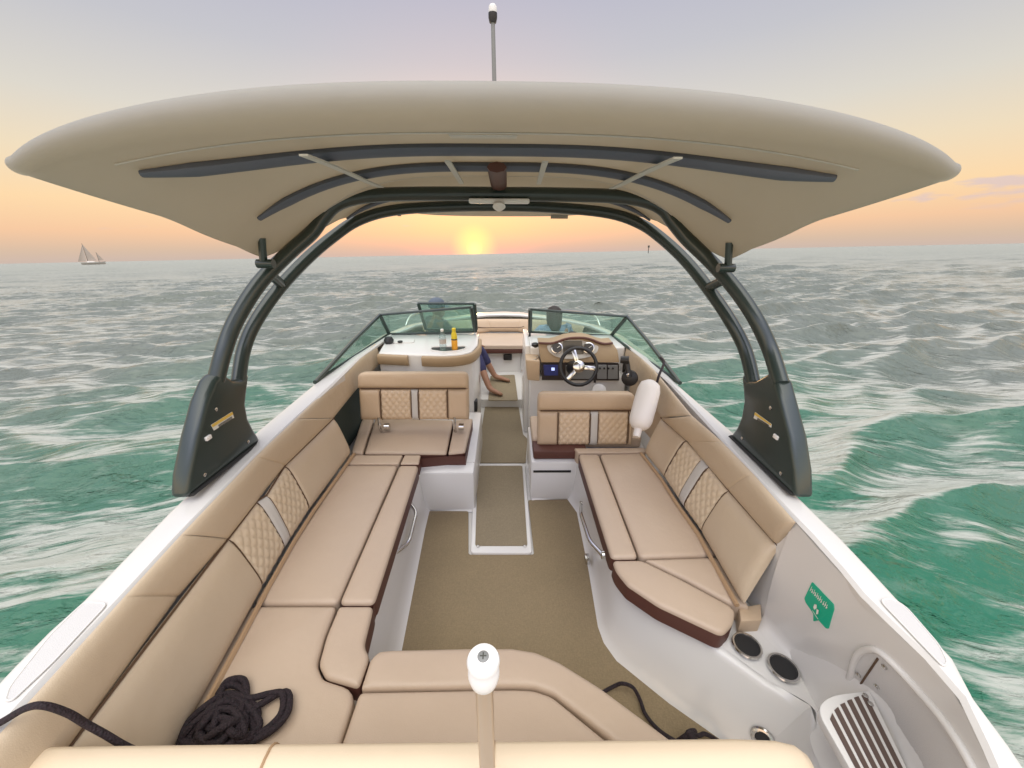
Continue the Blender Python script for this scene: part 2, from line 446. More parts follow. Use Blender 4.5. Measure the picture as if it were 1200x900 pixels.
for sd in (-1, 1):
    a, b = [], []
    for y in ys:
        i, o = gl(sd, y); a.append(i); b.append(o)
    a += [V((sd * x, y, z)) for x, y, z in fwd_i]; b += [V((sd * x, y, z)) for x, y, z in fwd_o]
    lineIn[sd], lineOut[sd] = a, b
hb = MB()
for sd in (-1, 1):
    rows = []
    for i, (a, b) in enumerate(zip(lineIn[sd], lineOut[sd])):
        out = (b - a); out.z = 0
        out = out.normalized() if out.length > 1e-4 else V((sd, 0, 0))
        drop = [a - V((0, 0, .035)) + out * .004, a - V((0, 0, .012)) + out * 0.0, a + V((0, 0, .0)) + out * .012, b - out * .03 + V((0, 0, .0)), b - V((0, 0, .012)) - out * .008,
                b - V((0, 0, .035)), b - V((0, 0, .085)) + out * .02, b - V((0, 0, .10)) + out * .02, b - V((0, 0, .115)) + out * .0,
                b - V((0, 0, .5)) - out * .07, b - V((0, 0, 1.0)) - out * .25, b - V((0, 0, 1.5)) - out * .5]
        rows.append(drop)
    hb.grid(rows)
hull = hb.build('hull', 'gel', boat, sharp=0.6)
# non-skid insets on the gunwales
for sd, px in ((-1, [(100, 706), (127, 708), (62, 778), (15, 822), (7, 822), (12, 806), (60, 745)]), (1, [(1030, 704), (1045, 702), (1062, 713), (1100, 757), (1110, 778), (1104, 782), (1080, 757)])):
    b = MB(); pts = round_poly([p + V((0, 0, .004)) for p in PL(px, z=ZG, sl=SG)], .02)
    b.prism(pts, (0, 0, -.003)); b.build('nonskid_pad', 'gelgrey', boat, smooth=False)
    b = MB(); b.tube(pts, .0025, 6, closed=True); b.build('pad_rim', 'gel', boat)

# ---- sole and liner
lb = MB()
lb.grid([[V((x, y, -0.012)) for x in (-1.25, 0, 1.27)] for y in (0.2, 2.0, 4.22)])
wl_top = PL([(556, 541), (492, 548), (466, 640), (437, 735), (424, 772), (400, 840)], z=.36)
wl_bot = PL([(555, 598), (500, 598), (494, 622), (466, 760), (452, 832), (440, 900)], z=-.01)
wr_top = PL([(622, 533), (672, 533), (684, 556), (716, 662), (724, 676), (737, 690), (772, 717), (844, 756), (900, 797), (950, 827), (957, 850), (962, 900)], z=.36)
wr_bot = PL([(623, 585), (667, 584), (680, 602), (694, 668), (706, 736), (713, 755), (728, 776), (790, 826), (850, 868), (880, 890), (900, 920), (905, 960)], z=-.01)
def wall(b, top, bot, n=10, cove=.05, ctr=V((0, 1.5, 0))):
    rows = []
    for k in range(len(top)):
        T, B = top[k], bot[k]; row = [T]
        inward = V((ctr.x - B.x, 0, 0)).normalized() if abs(B.x) > .4 else V((0, -1, 0))
        row += [B.lerp(T, .85), B.lerp(T, .4), B.lerp(T, .16) + inward * .004, B.lerp(T, .06) + inward * .018, B + V((0, 0, .006)) + inward * .03]
        rows.append(row)
    b.grid(rows)
wall(lb, wl_top, wl_bot); wall(lb, wr_top, wr_bot)
# seat boxes' tops under the cushions, starboard ledge and side wall
lb.grid([[V((-1.3, p.y, .355)), V((p.x, p.y, .358))] for p in wl_top[1:]])
side_bot = PL([(893, 728), (930, 768), (968, 800), (1010, 845), (1050, 905)], z=.37)
side_top = [interp_y(inR, y) - V((0, 0, .015)) for y in (1.25, .98, .80, .62, .40)]
ledge_in = PL([(844, 756), (900, 797), (950, 827), (957, 850), (962, 900)], z=.36)
side_bot.append(V((side_bot[-1].x, .05, .37))); side_top.append(interp_y(inR, .05) - V((0, 0, .015))); ledge_in.append(V((ledge_in[-1].x, .05, .36)))
sB, sT, sL = (catmull(q, 8) for q in (side_bot, side_top, ledge_in))
rows = []
for a, b_, c in zip(sL, sB, sT):
    d = (c - b_); inw = V((-1, 0, 0))
    row = [a, a.lerp(b_, .35), a.lerp(b_, .7), a.lerp(b_, .86)]
    for t in (0, .25, .5, .75, 1):       # cove between ledge and wall
        p0, p1, p2 = b_ + (a - b_).normalized() * .05, b_, b_ + d.normalized() * .06
        row.append(p0 * (1 - t) ** 2 + p1 * 2 * t * (1 - t) + p2 * t * t)
    row += [b_.lerp(c, q) + inw * .012 * math.sin(math.pi * q) for q in (.3, .45, .6, .75, .88)] + [c]
    rows.append(row)
lb.grid(rows)
lb.grid([[V((1.3, y, .355)), V((x, y, .358))] for x, y in [(p.x, p.y) for p in wr_top[1:8]]])
lb.grid([[side_bot[0] + V((0, 0, -.01)), side_top[0]]] + [[V((1.24, y, .36)), interp_y(inR, y) - V((0, 0, .012))] for y in (1.6, 2.0, 2.4, 2.8)])
lb.grid([[V((-1.27, y, .36)), interp_y(inL, y) - V((0, 0, .012))] for y in (.3, .5, 1.0, 1.6, 2.0, 2.4, 2.8)])
liner = lb.build('cockpit_liner', 'gel', boat, sharp=0.9)
from mathutils.bvhtree import BVHTree
_bv = BVHTree.FromPolygons([v.co.copy() for v in liner.data.vertices], [list(p.vertices) for p in liner.data.polygons])
def on_liner(px, dx=0.0):
    d = (Rb @ V(((px[0] - 600) / F, (450 - px[1]) / F, -1.0))).normalized()
    loc, nrm, _i, _d = _bv.ray_cast(CAM, d)
    if loc is None: return P(*px, x=1.24), V((-1, 0, 0))
    if nrm.dot(d) > 0: nrm = -nrm
    return loc + nrm * dx, nrm
# transom deck
b = MB(); b.box((-1.20, .05, .30), (.84, .53, .745)); b.bevel(.03, 3); b.build('transom_deck', 'gel', boat)

# ---- floor hatch
hatch_px = [(558, 545), (613, 545), (621, 645), (554, 645)]
hp = PL(hatch_px, z=.0)
b = MB(); b.prism(round_poly(PL([(556, 543), (615, 543), (623.5, 648), (551.5, 648)], z=.016), .03), (0, 0, -.03)); b.bevel(.006, 2)
hatch = b.build('floor_hatch', 'gel', boat)
b = MB(); b.prism(round_poly([p + V((0, 0, .022)) for p in PL([(560, 548), (612, 548), (618, 642), (557, 642)], z=.0)], .02), (0, 0, -.01)); b.build('hatch_mat', 'mat2', hatch)
for q in PL([(560, 640), (615, 640)], z=.022):
    b = MB(); b.lathe([(.010, 0), (.010, .004), (.006, .007)], q, n=12); b.build('snap_fastener', 'steel', hatch)
# ---- carpets lying on the sole (loose, snapped in)
def mat_obj(px, z, name, mat, label, rnd=.02, th=.009):
    pts = round_poly(PL(px, z=z), rnd); c = sum(pts, V()) / len(pts)
    b = MB(); b.prism(pts, (0, 0, -th)); o = b.build(name, mat, None, smooth=False, base=c - V((0, 0, th)))
    return tag(o, label, 'mat', 'woven mats on the boat floor')
mat_obj([(500, 599), (549, 599), (549, 650), (626, 650), (619, 586), (667, 585), (680, 600), (694, 668), (706, 736), (716, 760), (752, 796), (800, 832), (850, 868), (870, 900), (440, 900), (466, 760), (496, 612)], .0, 'floor_mat', 'mat',
        'large brown woven mat covering the cockpit floor between the two lounges')
mat_obj([(569, 472), (607, 472), (613, 509), (618, 514), (616, 542), (558, 542), (557, 513), (564, 506)], .0, 'floor_mat', 'mat2', 'narrow grey brown woven mat in the aisle between the two consoles')
mat_obj([(575, 440), (603, 439), (607, 469), (572, 469)], .11, 'floor_mat', 'mat2', 'small woven mat on the bow floor under bare feet', rnd=.03)

# ---- port lounge
def seam_dark(lines, parent, r=.0045): return piping('piping', lines, r, 'seam', parent)
b = MB()
b.grid([[p + V((0, 0, .0)), p + V((0, 0, .03)), V((p.x, p.y, SEAT - .03))] for p in PL([(640, 0)], z=.36)] if False else [[p, V((p.x, p.y, SEAT - .02))] for p in PL([(493, 548), (466, 640), (437, 735), (424, 772)], z=.36)])
lounge = b.build('lounge_seat', 'brown', boat); lounge['label'] = 'long port lounge of tan cushions with quilted back'
zs = dict(z=SEAT)
def ext(ps, idx, dx):
    for k in idx: ps[k] = ps[k] + V((dx, 0, 0))
    return ps
cushion('seat_cushion', ext(PL([(413, 545), (466, 545), (395, 707), (308, 707)], **zs), (0, 3), -.05), 'seat', lounge)
cushion('bolster_cushion', PL([(468, 545), (490.5, 545), (438, 707), (397, 707)], **zs), 'seat', lounge, sidemat='brown')
cushion('seat_cushion', ext(PL([(416, 533), (472, 533), (467, 543.5), (412, 543.5)], **zs), (0, 3), -.05), 'seat', lounge, crown=.004, r=.01, corner=.01)
cushion('bolster_cushion', PL([(474, 533), (493, 533), (490.5, 543.5), (469, 543.5)], **zs), 'seat', lounge, crown=.004, r=.01, corner=.01, sidemat='brown')
cushion('seat_cushion', ext(PL([(307, 709.5), (394, 709.5), (380, 745), (371, 778), (378, 795), (418, 808), (396, 878), (380, 930), (150, 930), (203, 871)], **zs), (0, 8, 9), -.05), 'seat', lounge, corner=[.02, .05, .02, .04, .06, .02, .02, .02, .02, .02])
cushion('bolster_cushion', PL([(397, 709.5), (437, 709.5), (435, 720), (426, 756), (433, 768), (420, 805), (381, 794), (373, 778), (382, 745)], **zs), 'seat', lounge, corner=[.02, .02, .02, .02, .03, .03, .06, .04, .02], sidemat='brown')
cushion('bolster_cushion', PL([(434, 771), (444, 762), (460, 760.5), (548, 758.5), (600, 758.5), (628, 763), (656, 775), (704, 805), (796, 873), (850, 915), (770, 915), (725, 874), (682, 839), (649, 813), (626, 805), (602, 804), (422, 807.5)], **zs), 'seat', lounge, corner=.015)
cushion('seat_cushion', PL([(421, 810), (602, 806.5), (625, 807.5), (647, 815), (679, 841), (722, 876), (765, 920), (383, 930), (397, 880)], **zs), 'seat', lounge, corner=.02)
cr = [[(203, 875), (88, 862)], [(306, 688), (265, 632)], [(332, 643), (299, 588)], [(338, 633), (310, 581)], [(361, 598), (332, 546)], [(410, 531), (390, 490)]]
BT = .77
L_ = [(P(*a, z=SEAT + .02), P(*c, z=BT)) for a, c in cr]
L_[0] = tuple(p + (p - q).normalized() * .22 for p, q in zip(L_[0], L_[1]))
ctr = V((0, 1.4, 1.6))
pad('back_pad', L_[0], L_[1], 'leather2', lounge, side=ctr)
pad('quilted_panel', L_[1], L_[2], 'quilt', lounge, side=ctr, quilt=.052, th=.033)
pad('accent_strip', L_[2], L_[3], 'strip', lounge, side=ctr, seam=.15)
pad('quilted_panel', L_[3], L_[4], 'quilt', lounge, side=ctr, quilt=.052, th=.033)
pad('back_pad', L_[4], L_[5], 'leather2', lounge, side=ctr, end1=.04)
def arc_line(c, th, side):
    B, T = V(c[0]), V(c[1]); n = V((side, 0, .35)).normalized()
    return [B.lerp(T, s) + n * (th * (1 - abs(2 * s - 1) ** 4) ** .5) for s in [i / 12 for i in range(13)]]
seam_dark([arc_line(L_[k], .024, 1) for k in (1, 2, 3, 4)] + [[l[1] + V((.012, 0, .004)) for l in L_]], lounge)
piping('welt', [[l[0] + V((.03, 0, -.008)) for l in L_]], .012, 'pipe', lounge)
# coaming roll from the back's top seam out to the gunwale
cz = [[(88, 862), (-5, 862)], [(206, 700), (143, 700)], [(265, 632), (210, 627)], [(332, 546), (297, 536)], [(390, 490), (345, 491)]]
C_ = [(P(*a, z=BT), P(*c, z=ZG, sl=SG) + V((.006, 0, .0))) for a, c in cz]
C_[0] = tuple(p + (p - q).normalized() * .22 for p, q in zip(C_[0], C_[1]))
for k in range(4):
    pad('coaming_pad', C_[k], C_[k + 1], 'leather2', lounge, side=V((0, 1.4, 2.5)), th=.03, seam=(.25 if k in (1, 3) else 0.12), pw=3)
# coaming panel further forward under the windshield
fw = [(C_[4][0], C_[4][1])]
for y, zz in ((2.9, .80), (3.3, .83), (3.62, .86)):
    fw.append((V((-1.225, y, BT + .01)), V((-1.245, y, .985))))
for k in range(3): pad('coaming_pad', fw[k], fw[k + 1], 'leather2', lounge, side=V((0, 2.5, 2)), th=.022, seam=0.05)
b = MB(); b.face([V((-1.235, 2.1, .40)), V((-1.235, 3.4, .40)), V((-1.235, 3.4, BT + .01)), V((-1.235, 2.1, BT + .01))])
b.build('storage_pocket', 'pocket', lounge)
# ---- stern backrest across the transom
b = MB()
rows = []
xs = [-1.47, -1.462, -1.44, -1.38, -1.1, -.6, -.2, .3, .65, .76, .81, .838, .85]
sq = [.15, .5, .8, 1, 1, 1, 1, 1, 1, .94, .80, .55, .2]
for x, q in zip(xs, sq):
    row = []
    for k in range(24):
        a = 2 * math.pi * k / 24; c, s_ = math.cos(a), math.sin(a)
        e = .55
        row.append(V((x, .527 + .052 * q * abs(c) ** e * math.copysign(1, c), .70 + .149 * (.45 + .55 * q) * abs(s_) ** e * math.copysign(1, s_))))
    rows.append(row)
vs = b.grid(rows, close_u=True); b.cap(vs[0]); b.cap(vs[-1])
stern = b.build('stern_backrest', 'cream', boat, sharp=2)
for x in (-.56, .015): piping('piping', [[V((x, .527 + .053 * abs(math.cos(a)) ** .55 * math.copysign(1, math.cos(a)), .70 + .150 * abs(math.sin(a)) ** .55 * math.copysign(1, math.sin(a)))) for a in [math.pi * i / 16 for i in range(17)]]], .0035, 'pipe', stern)

# ---- starboard lounge
b = MB()
b.grid([[p, V((p.x, p.y, SEAT - .02))] for p in PL([(673, 533), (684, 556), (716, 662), (724, 676), (737, 690), (772, 717), (844, 756)], z=.36)])
sl = b.build('lounge_seat', 'brown', boat); sl['label'] = 'short starboard lounge with angled end and quilted back'
cushion('bolster_cushion', PL([(678, 532), (701.5, 532), (748, 653), (716.5, 653.5)], **zs), 'seat', sl, sidemat='brown')
cushion('seat_cushion', ext(PL([(703, 532), (747, 531), (831, 650), (750, 653)], **zs), (1, 2), .05), 'seat', sl)
cushion('seat_cushion', ext(PL([(673, 525), (747, 524.5), (748, 530), (677, 530.5)], **zs), (1, 2), .06), 'seat', sl, crown=.003, r=.008, corner=.01)
cushion('bolster_cushion', PL([(718, 656), (752, 655.5), (800, 679), (856, 709), (862, 716), (860, 730), (847, 744), (772, 709), (736, 685), (722, 668)], **zs), 'seat', sl, corner=[.05, .01, .02, .03, .03, .03, .03, .03, .03, .02], sidemat='brown')
cushion('seat_cushion', ext(PL([(755, 655), (832, 652), (867, 712), (858, 708), (802, 677.5)], **zs), (1, 2), .05), 'seat', sl, corner=.015)
crR = [[(872, 708), (914, 640)], [(824, 624), (856, 575)], [(803, 595), (833, 547)], [(797, 586), (826, 538)], [(780, 560), (806, 516)], [(756, 530), (776, 490)]]
R_ = [(P(*a, z=SEAT + .02), P(*c, z=BT)) for a, c in crR]
pad('back_pad', R_[0], R_[1], 'leather2', sl, side=ctr, end0=.05, th=.04)
pad('quilted_panel', R_[1], R_[2], 'quilt', sl, side=ctr, quilt=.052, th=.036)
pad('accent_strip', R_[2], R_[3], 'strip', sl, side=ctr, seam=.15)
pad('quilted_panel', R_[3], R_[4], 'quilt', sl, side=ctr, quilt=.052, th=.036)
pad('back_pad', R_[4], R_[5], 'leather2', sl, side=ctr, end1=.05)
seam_dark([arc_line(R_[k], .026, -1) for k in (1, 2, 3, 4)] + [[l[1] + V((-.012, 0, .004)) for l in R_]], sl)
piping('welt', [[l[0] + V((-.03, 0, -.008)) for l in R_]], .012, 'pipe', sl)
czR = [[(914, 640), (934, 612)], [(856, 575), (885, 556)], [(806, 516), (848, 518)], [(776, 490), (812, 487)]]
D_ = [(P(*a, z=BT), P(*c, z=ZG, sl=SG) + V((-.006, 0, 0))) for a, c in czR]
for k in range(3):
    pad('coaming_pad', D_[k], D_[k + 1], 'leather2', sl, side=V((0, 1.4, 2.5)), th=.034, seam=.15, pw=3, end0=.035 if k == 0 else 0)
fw = [(D_[3][0], D_[3][1])]
for y in (2.9, 3.2, 3.62): fw.append((V((1.225, y, BT + .01)), V((1.245, y, .985))))
for k in range(3): pad('coaming_pad', fw[k], fw[k + 1], 'leather2', sl, side=V((0, 2.5, 2)), th=.022, seam=0.2)
b = MB(); b.face([V((1.235, 2.1, .40)), V((1.235, 3.4, .40)), V((1.235, 3.4, BT + .01)), V((1.235, 2.1, BT + .01))]); b.build('side_panel', 'leather', sl)
# small pedestal block under the aft end of the back
b = MB(); b.prism(PL([(866, 711), (892, 707), (893, 727), (868, 728)], z=.44), (0, 0, -.09)); b.bevel(.008, 2); b.build('end_block', 'leather', sl)

# ---- companion seat and its pivoting backrest (port)
b = MB()
b.grid([[p, V((p.x, p.y, SEAT - .02))] for p in PL([(493, 548), (524, 545), (546, 545), (553, 507)], z=.36)])
comp = b.build('companion_seat', 'brown', boat)
cushion('seat_cushion', PL([(427, 530.5), (523, 531), (531, 492), (440, 490)], **zs), 'seat', comp, sidemat='brown', corner=.02)
cushion('bolster_cushion', PL([(525, 531), (545, 529), (554, 490), (533, 492)], **zs), 'seat', comp, sidemat='brown', corner=.02)
cushion('seat_cushion', PL([(411, 530.5), (425, 530.5), (438, 490), (424, 490)], **zs), 'seat', comp, corner=.02)
# white box below the companion seat down to the sole
b = MB(); pts = PL([(490, 598), (557, 598)], z=0)
q = PL([(493, 545), (546, 545)], z=.36)
b.prism([V((-1.2, pts[0].y, -.01)), V((pts[1].x, pts[1].y, -.01)), V((pts[1].x + .0, 3.4, -.01)), V((-1.2, 3.4, -.01))], (0, 0, .365)); b.bevel(.02, 2)
b.build('seat_box', 'gel', boat)

def pivot_back(name, x0, x1, yb, zb, yt, zt, seams, strip, label, brackets):
    """A flip-over backrest standing across the boat, seen from astern."""
    B0, B1 = V((x0, yb, zb)), V((x1, yb, zb)); T0, T1 = V((x0, yt, zt)), V((x1, yt, zt))
    w = x1 - x0
    fr = lambda x, s: V((x, yb, zb)).lerp(V((x, yt, zt)), s)
    outl = round_poly([B0, B1, T1, T0], [.03, .03, .06, .06], 5)
    n = (B1 - B0).cross(T0 - B0).normalized()
    b = MB(); b.prism([p - n * .05 for p in outl], -n * .06); b.bevel(.02, 3)
    o = b.build(name, 'leather', boat); o['label'] = label
    fc = V((0, -5, 2))
    s = .66
    xa, xb_, xc, xd = seams
    o2 = [p for p in round_poly([fr(x0, s), fr(x1, s), T1, T0], [.004, .004, .06, .06], 5)]
    cushion('head_roll', [p + n * .0 for p in round_poly([fr(x0, s + .012), fr(x1, s + .012), T1, T0], [.004, .004, .06, .06], 5)], 'leather', o, thick=.08, r=.025, crown=.01, corner=0, up=n)
    def pnl(nm, a, c, mt, q=0, **k):
        pad(nm, (fr(a, 0) - n * .045, fr(a, s) - n * .045), (fr(c, 0) - n * .045, fr(c, s) - n * .045), mt, o, th=.042, side=fc, quilt=q, pw=8, **k)
    pnl('back_pad', x0, xa, 'leather', end0=.03); pnl('back_pad', xd, x1, 'leather', end1=.03)
    pnl('quilted_panel', xa, strip[0], 'quilt2', .052); pnl('quilted_panel', strip[1], xd, 'quilt2', .052)
    pnl('accent_strip', strip[0], strip[1], 'strip', seam=.1)
    def ln(x): return [fr(x, t * s) - n * (.045 - .037 * (1 - abs(2 * t - 1) ** 8) ** .5) for t in [i / 10 for i in range(11)]]
    piping('piping', [ln(x) for x in (xa, strip[0], strip[1], xd)] + [[fr(x0 + .02, s + .004) - n * .012, fr(x1 - .02, s + .004) - n * .012]], .0045, 'seam', o)
    for bx in brackets:
        b = MB(); b.tube([V((bx, yb + .02, zb + .02)), V((bx, yb + .0, zb - .06)), V((bx, yb + .04, zb - .14))], .011, 8)
        b.lathe([(.03, -.02), (.03, .02)], V((bx + .05, yb + .04, zb - .08)), V((1, 0, 0)), 14)
        b.build('bracket', 'steel', o)
    return o
yb = 2.78
a0, a1 = P(421, 493, y=yb), P(549, 493, y=yb); t0 = P(424, 436.5, y=yb + .1)
sx = lambda px, py=470: P(px, py, y=yb).x
pivot_back('pivot_backrest', a0.x, a1.x, yb, a0.z, yb + .1, t0.z, (sx(443), 0, 0, sx(523)), (sx(480), sx(488)), 'port pivoting backrest above the companion seat', (sx(440), sx(531)))
yb = 2.62
a0, a1 = P(630, 523, y=yb), P(742, 522, y=yb); t0 = P(634, 460.5, y=yb + .1)
pivot_back('pivot_backrest', a0.x, a1.x, yb, a0.z, yb + .1, t0.z, (sx(655, 500), 0, 0, sx(739, 500)), (sx(693.5, 500), sx(702.5, 500)), 'starboard pivoting backrest behind the steering wheel', ())
# brown seat edge and white box under the helm backrest
p0, p1 = P(625, 527, y=2.58), P(673, 527, y=2.58)
b = MB(); b.box((p0.x, 2.55, .37), (p1.x + .1, 2.75, .445)); b.bevel(.012, 2); hs = b.build('helm_seat', 'brown', boat)
cushion('seat_cushion', [V((p0.x, 2.70, .47)), V((1.15, 2.70, .47)), V((1.15, 3.1, .47)), V((p0.x, 3.1, .47))], 'seat', hs, thick=.08)
b = MB(); q0 = P(621, 585, z=0); q1 = P(672, 585, z=0)
b.box((q0.x, q0.y, -.01), (1.2, 3.1, .362)); b.bevel(.02, 2)
hbx = b.build('seat_box', 'gel', boat)
s0, s1 = P(625, 552, y=q0.y - .002), P(672, 552, y=q0.y - .002)
b = MB(); b.box((s0.x, q0.y - .006, s0.z - .012), (s1.x - .02, q0.y + .002, s0.z + .006)); b.build('vent_slot', 'black', hbx)

# ---- passenger console (port)
def console_prism(pts_xy, z0, z1, name, bev=.03):
    b = MB(); b.prism([V((x, y, z0)) for x, y in pts_xy], (0, 0, z1 - z0)); b.bevel(bev, 3); return b.build(name, 'gel', boat)
band = PL([(443, 414), (487, 416), (520, 417), (540, 415.5), (553, 412), (560, 404), (561, 396)], z=.95)
pc_out = [(-1.24, 4.1)] + [(p.x, p.y) for p in band] + [(-.30, 4.24), (-.42, 4.26), (-.55, 4.1)]
pc = console_prism(pc_out, -.01, .955, 'passenger_console', .02)
def strip_along(name, line, z0, z1, th, mat, parent):
    rows = []
    for i, p in enumerate(line):
        a = line[max(i - 1, 0)]; c = line[min(i + 1, len(line) - 1)]
        t = (c - a); t.z = 0; t.normalize(); n = V((t.y, -t.x, 0))
        rows.append([V((p.x, p.y, z0)) , V((p.x, p.y, z0 + .004)) + n * th * .7, V((p.x, p.y, z0 + .015)) + n * th, V((p.x, p.y, z1 - .015)) + n * th, V((p.x, p.y, z1 - .004)) + n * th * .7, V((p.x, p.y, z1))])
    b = MB(); vs = b.grid(rows); b.cap(vs[0]); b.cap(vs[-1]); return b.build(name, mat, parent)
fine = catmull(band, 5)
strip_along('padded_band', fine[:5], .845, .945, .03, 'dash', pc)
strip_along('padded_band', fine[6:], .845, .945, .03, 'dash', pc)
# recess and hatch on the console top
rc = round_poly([p + V((0, 0, .003)) for p in PL([(505, 411), (505, 407), (546, 406), (546, 409), (537, 411.5), (520, 413)], z=.955)], .03)
b = MB(); b.prism(rc, (0, 0, -.002)); b.build('bottle_tray', 'dashdark', pc)
b = MB(); b.tube(rc, .008, 6, closed=True); b.build('tray_rim', 'gel', pc)
hc = round_poly([p + V((0, 0, .008)) for p in PL([(460, 398.5), (486, 398), (485, 402), (456, 402.5)], z=.955)], .02)
b = MB(); b.prism(hc, (0, 0, -.006)); b.bevel(.002, 1); b.build('glovebox_lid', 'gel', pc)
b = MB(); b.lathe([(.025, 0), (.025, .012), (.015, .016)], P(469, 401, z=.963), n=12); b.build('lid_knob', 'black', pc)
b = MB(); b.lathe([(.04, 0), (.05, .03), (.035, .06), (.0, .07)], P(456, 402, z=.957), n=14); b.build('air_vent', 'black', pc)
# sliding door edge on the aisle side, with latch
b = MB(); b.box((-.285, 3.62, .0), (-.262, 4.18, .93)); b.bevel(.008, 2); dr = b.build('console_door', 'gel', pc)
b = MB(); b.box((-.262, 3.72, .50), (-.245, 3.78, .62)); b.bevel(.006, 2); b.build('door_latch', 'black', dr)
b = MB()
for z in (.12, .3): b.box((-.30, 3.50, z), (-.255, 3.58, z + .12))
b.bevel(.006, 2); b.build('outlet_plate', 'black', pc)

# ---- helm console (starboard)
hx0, hx1 = .27, 1.22
hc_ = console_prism([(hx0, 3.48), (hx1, 3.48), (hx1, 4.12), (hx0 + .12, 4.22), (hx0, 4.22)], -.01, .70, 'helm_console', .02)
b = MB(); b.prism([V((x, y, .66)) for x, y in ((hx0, 3.62), (hx1, 3.62), (hx1, 4.12), (hx0 + .12, 4.25), (hx0, 4.25))], (0, 0, .295)); b.bevel(.02, 3)
b.build('dash_top', 'gel', hc_)
yf = 3.46
def hp_(px, py, dy=0): return P(px, py, y=yf + dy)
# dash pod: profile with a hump, extruded forward
top = [(631, 402), (645, 402.5), (652, 401), (662, 397.5), (672, 396), (684, 396), (693, 398), (702, 401.5), (709, 403), (718, 402)]
pod = [hp_(a, b_, .06) for a, b_ in top] + [hp_(724, 411, .04), hp_(726, 425), hp_(634, 425)]
b = MB(); b.prism(pod, (0, .16, .01)); b.bevel(.008, 2); dash = b.build('dash_panel', 'dash', hc_)
# brow along the top of the dash
b = MB(); b.tube(catmull([hp_(a, b_, .045) for a, b_ in top], 4), .012, 8); b.build('dash_brow', 'brown', hc_)
def flat_on(px, rr, name, mat, parent, d=.0, th=.012, slope=(.06, .0, 402, 425)):
    pts = []
    for a, b_ in px:
        t = (b_ - 402) / 23.0
        pts.append(P(a, b_, y=yf + .06 * (1 - max(0, min(1, t))) - .008 - d))
    pts = round_poly(pts, rr) if rr else pts
    b = MB(); b.prism(pts, (0, th, 0)); return b.build(name, mat, parent, smooth=False)
oval = [(640.5, 405.5), (650, 402), (663, 398.5), (681, 398.5), (692, 402), (702, 406), (700, 412.5), (692, 418), (680, 420.5), (662, 420.5), (650, 417.5), (643, 412)]
flat_on(oval, .02, 'gauge_surround', 'strip', hc_, d=.002)
flat_on([(660, 399.5), (682, 399.5), (684, 415), (660, 415.5)], .01, 'gauge_binnacle', 'gauge', hc_, d=.006)
flat_on([(666.5, 402.8), (677.5, 402.8), (677.5, 404.6), (666.5, 404.6)], 0, 'depth_display', 'strip', hc_, d=.010)
for gx, gy in ((652.5, 408), (689.5, 408)):
    c = P(gx, gy, y=yf + .035)
    b = MB(); b.lathe([(.055, 0), (.055, .015), (.047, .018)], c, V((0, -1, .45)), 24); g = b.build('gauge', 'steel', hc_)
    b = MB(); b.lathe([(.046, .017), (.046, .0195)], c, V((0, -1, .45)), 24); b.build('gauge_dial', 'gauge', g)
    b = MB(); ax = V((0, -1, .45)).normalized(); c2 = c + ax * .022
    b.tube([c2, c2 + V((.028, 0, .02))], .003, 6); b.build('gauge_needle', 'paper', g)
# switch panel below
flat_on([(635, 426), (725.5, 426.5), (725.5, 446), (635, 445.5)], .006, 'switch_panel', 'dashdark', hc_, d=.0, th=.03)
flat_on([(637, 428), (654, 428), (654, 440), (638, 440)], .004, 'chart_display', 'screen', hc_, d=.012)
flat_on([(646.2, 431), (650, 431), (650, 434.2), (646.2, 434.2)], 0, 'display_digits', 'screenlit', hc_, d=.016, th=.004)
flat_on([(700, 428), (711, 428), (711, 444), (700, 444)], .004, 'stereo_panel', 'greypanel', hc_, d=.012)
flat_on([(712.5, 428.5), (724, 428.5), (724, 444), (712.5, 444)], .004, 'switch_bank', 'greypanel', hc_, d=.012)
flat_on([(663, 428.5), (697, 428.5), (697, 444), (663, 444)], .004, 'lower_gauge_plate', 'greypanel', hc_, d=.012)
for i in range(4):
    c = P(703 + i * 5, 431.5, y=yf - .028); b = MB(); b.lathe([(.009, 0), (.009, .012)], c, V((0, -1, 0)), 10); b.build('rocker_switch', 'black', hc_)
# tan side box with drink holder
pb = [hp_(616, 421), hp_(632.5, 422), hp_(632.5, 446), hp_(618, 445)]
b = MB(); b.prism([p + V((0, -.015, 0)) for p in pb], (0, .2, 0)); b.bevel(.012, 3); b.build('side_pad', 'leather', hc_)
c = hp_(624, 419.5, .06)
b = MB(); b.lathe([(.055, 0), (.06, .012), (.048, .014), (.045, -.02)], c - V((0, 0, .01)), n=20); b.build('drink_holder', 'steel', hc_)
b = MB(); b.lathe([(.035, 0), (.038, .09), (.02, .10)], P(627, 413, y=3.66), n=14); b.build('dash_mic', 'black', hc_)
# compass on the dash top
b = MB(); b.lathe([(.07, 0), (.065, .02), (.05, .045), (.02, .06)], P(671, 395.5, y=3.72), n=18); b.build('compass', 'black', hc_)
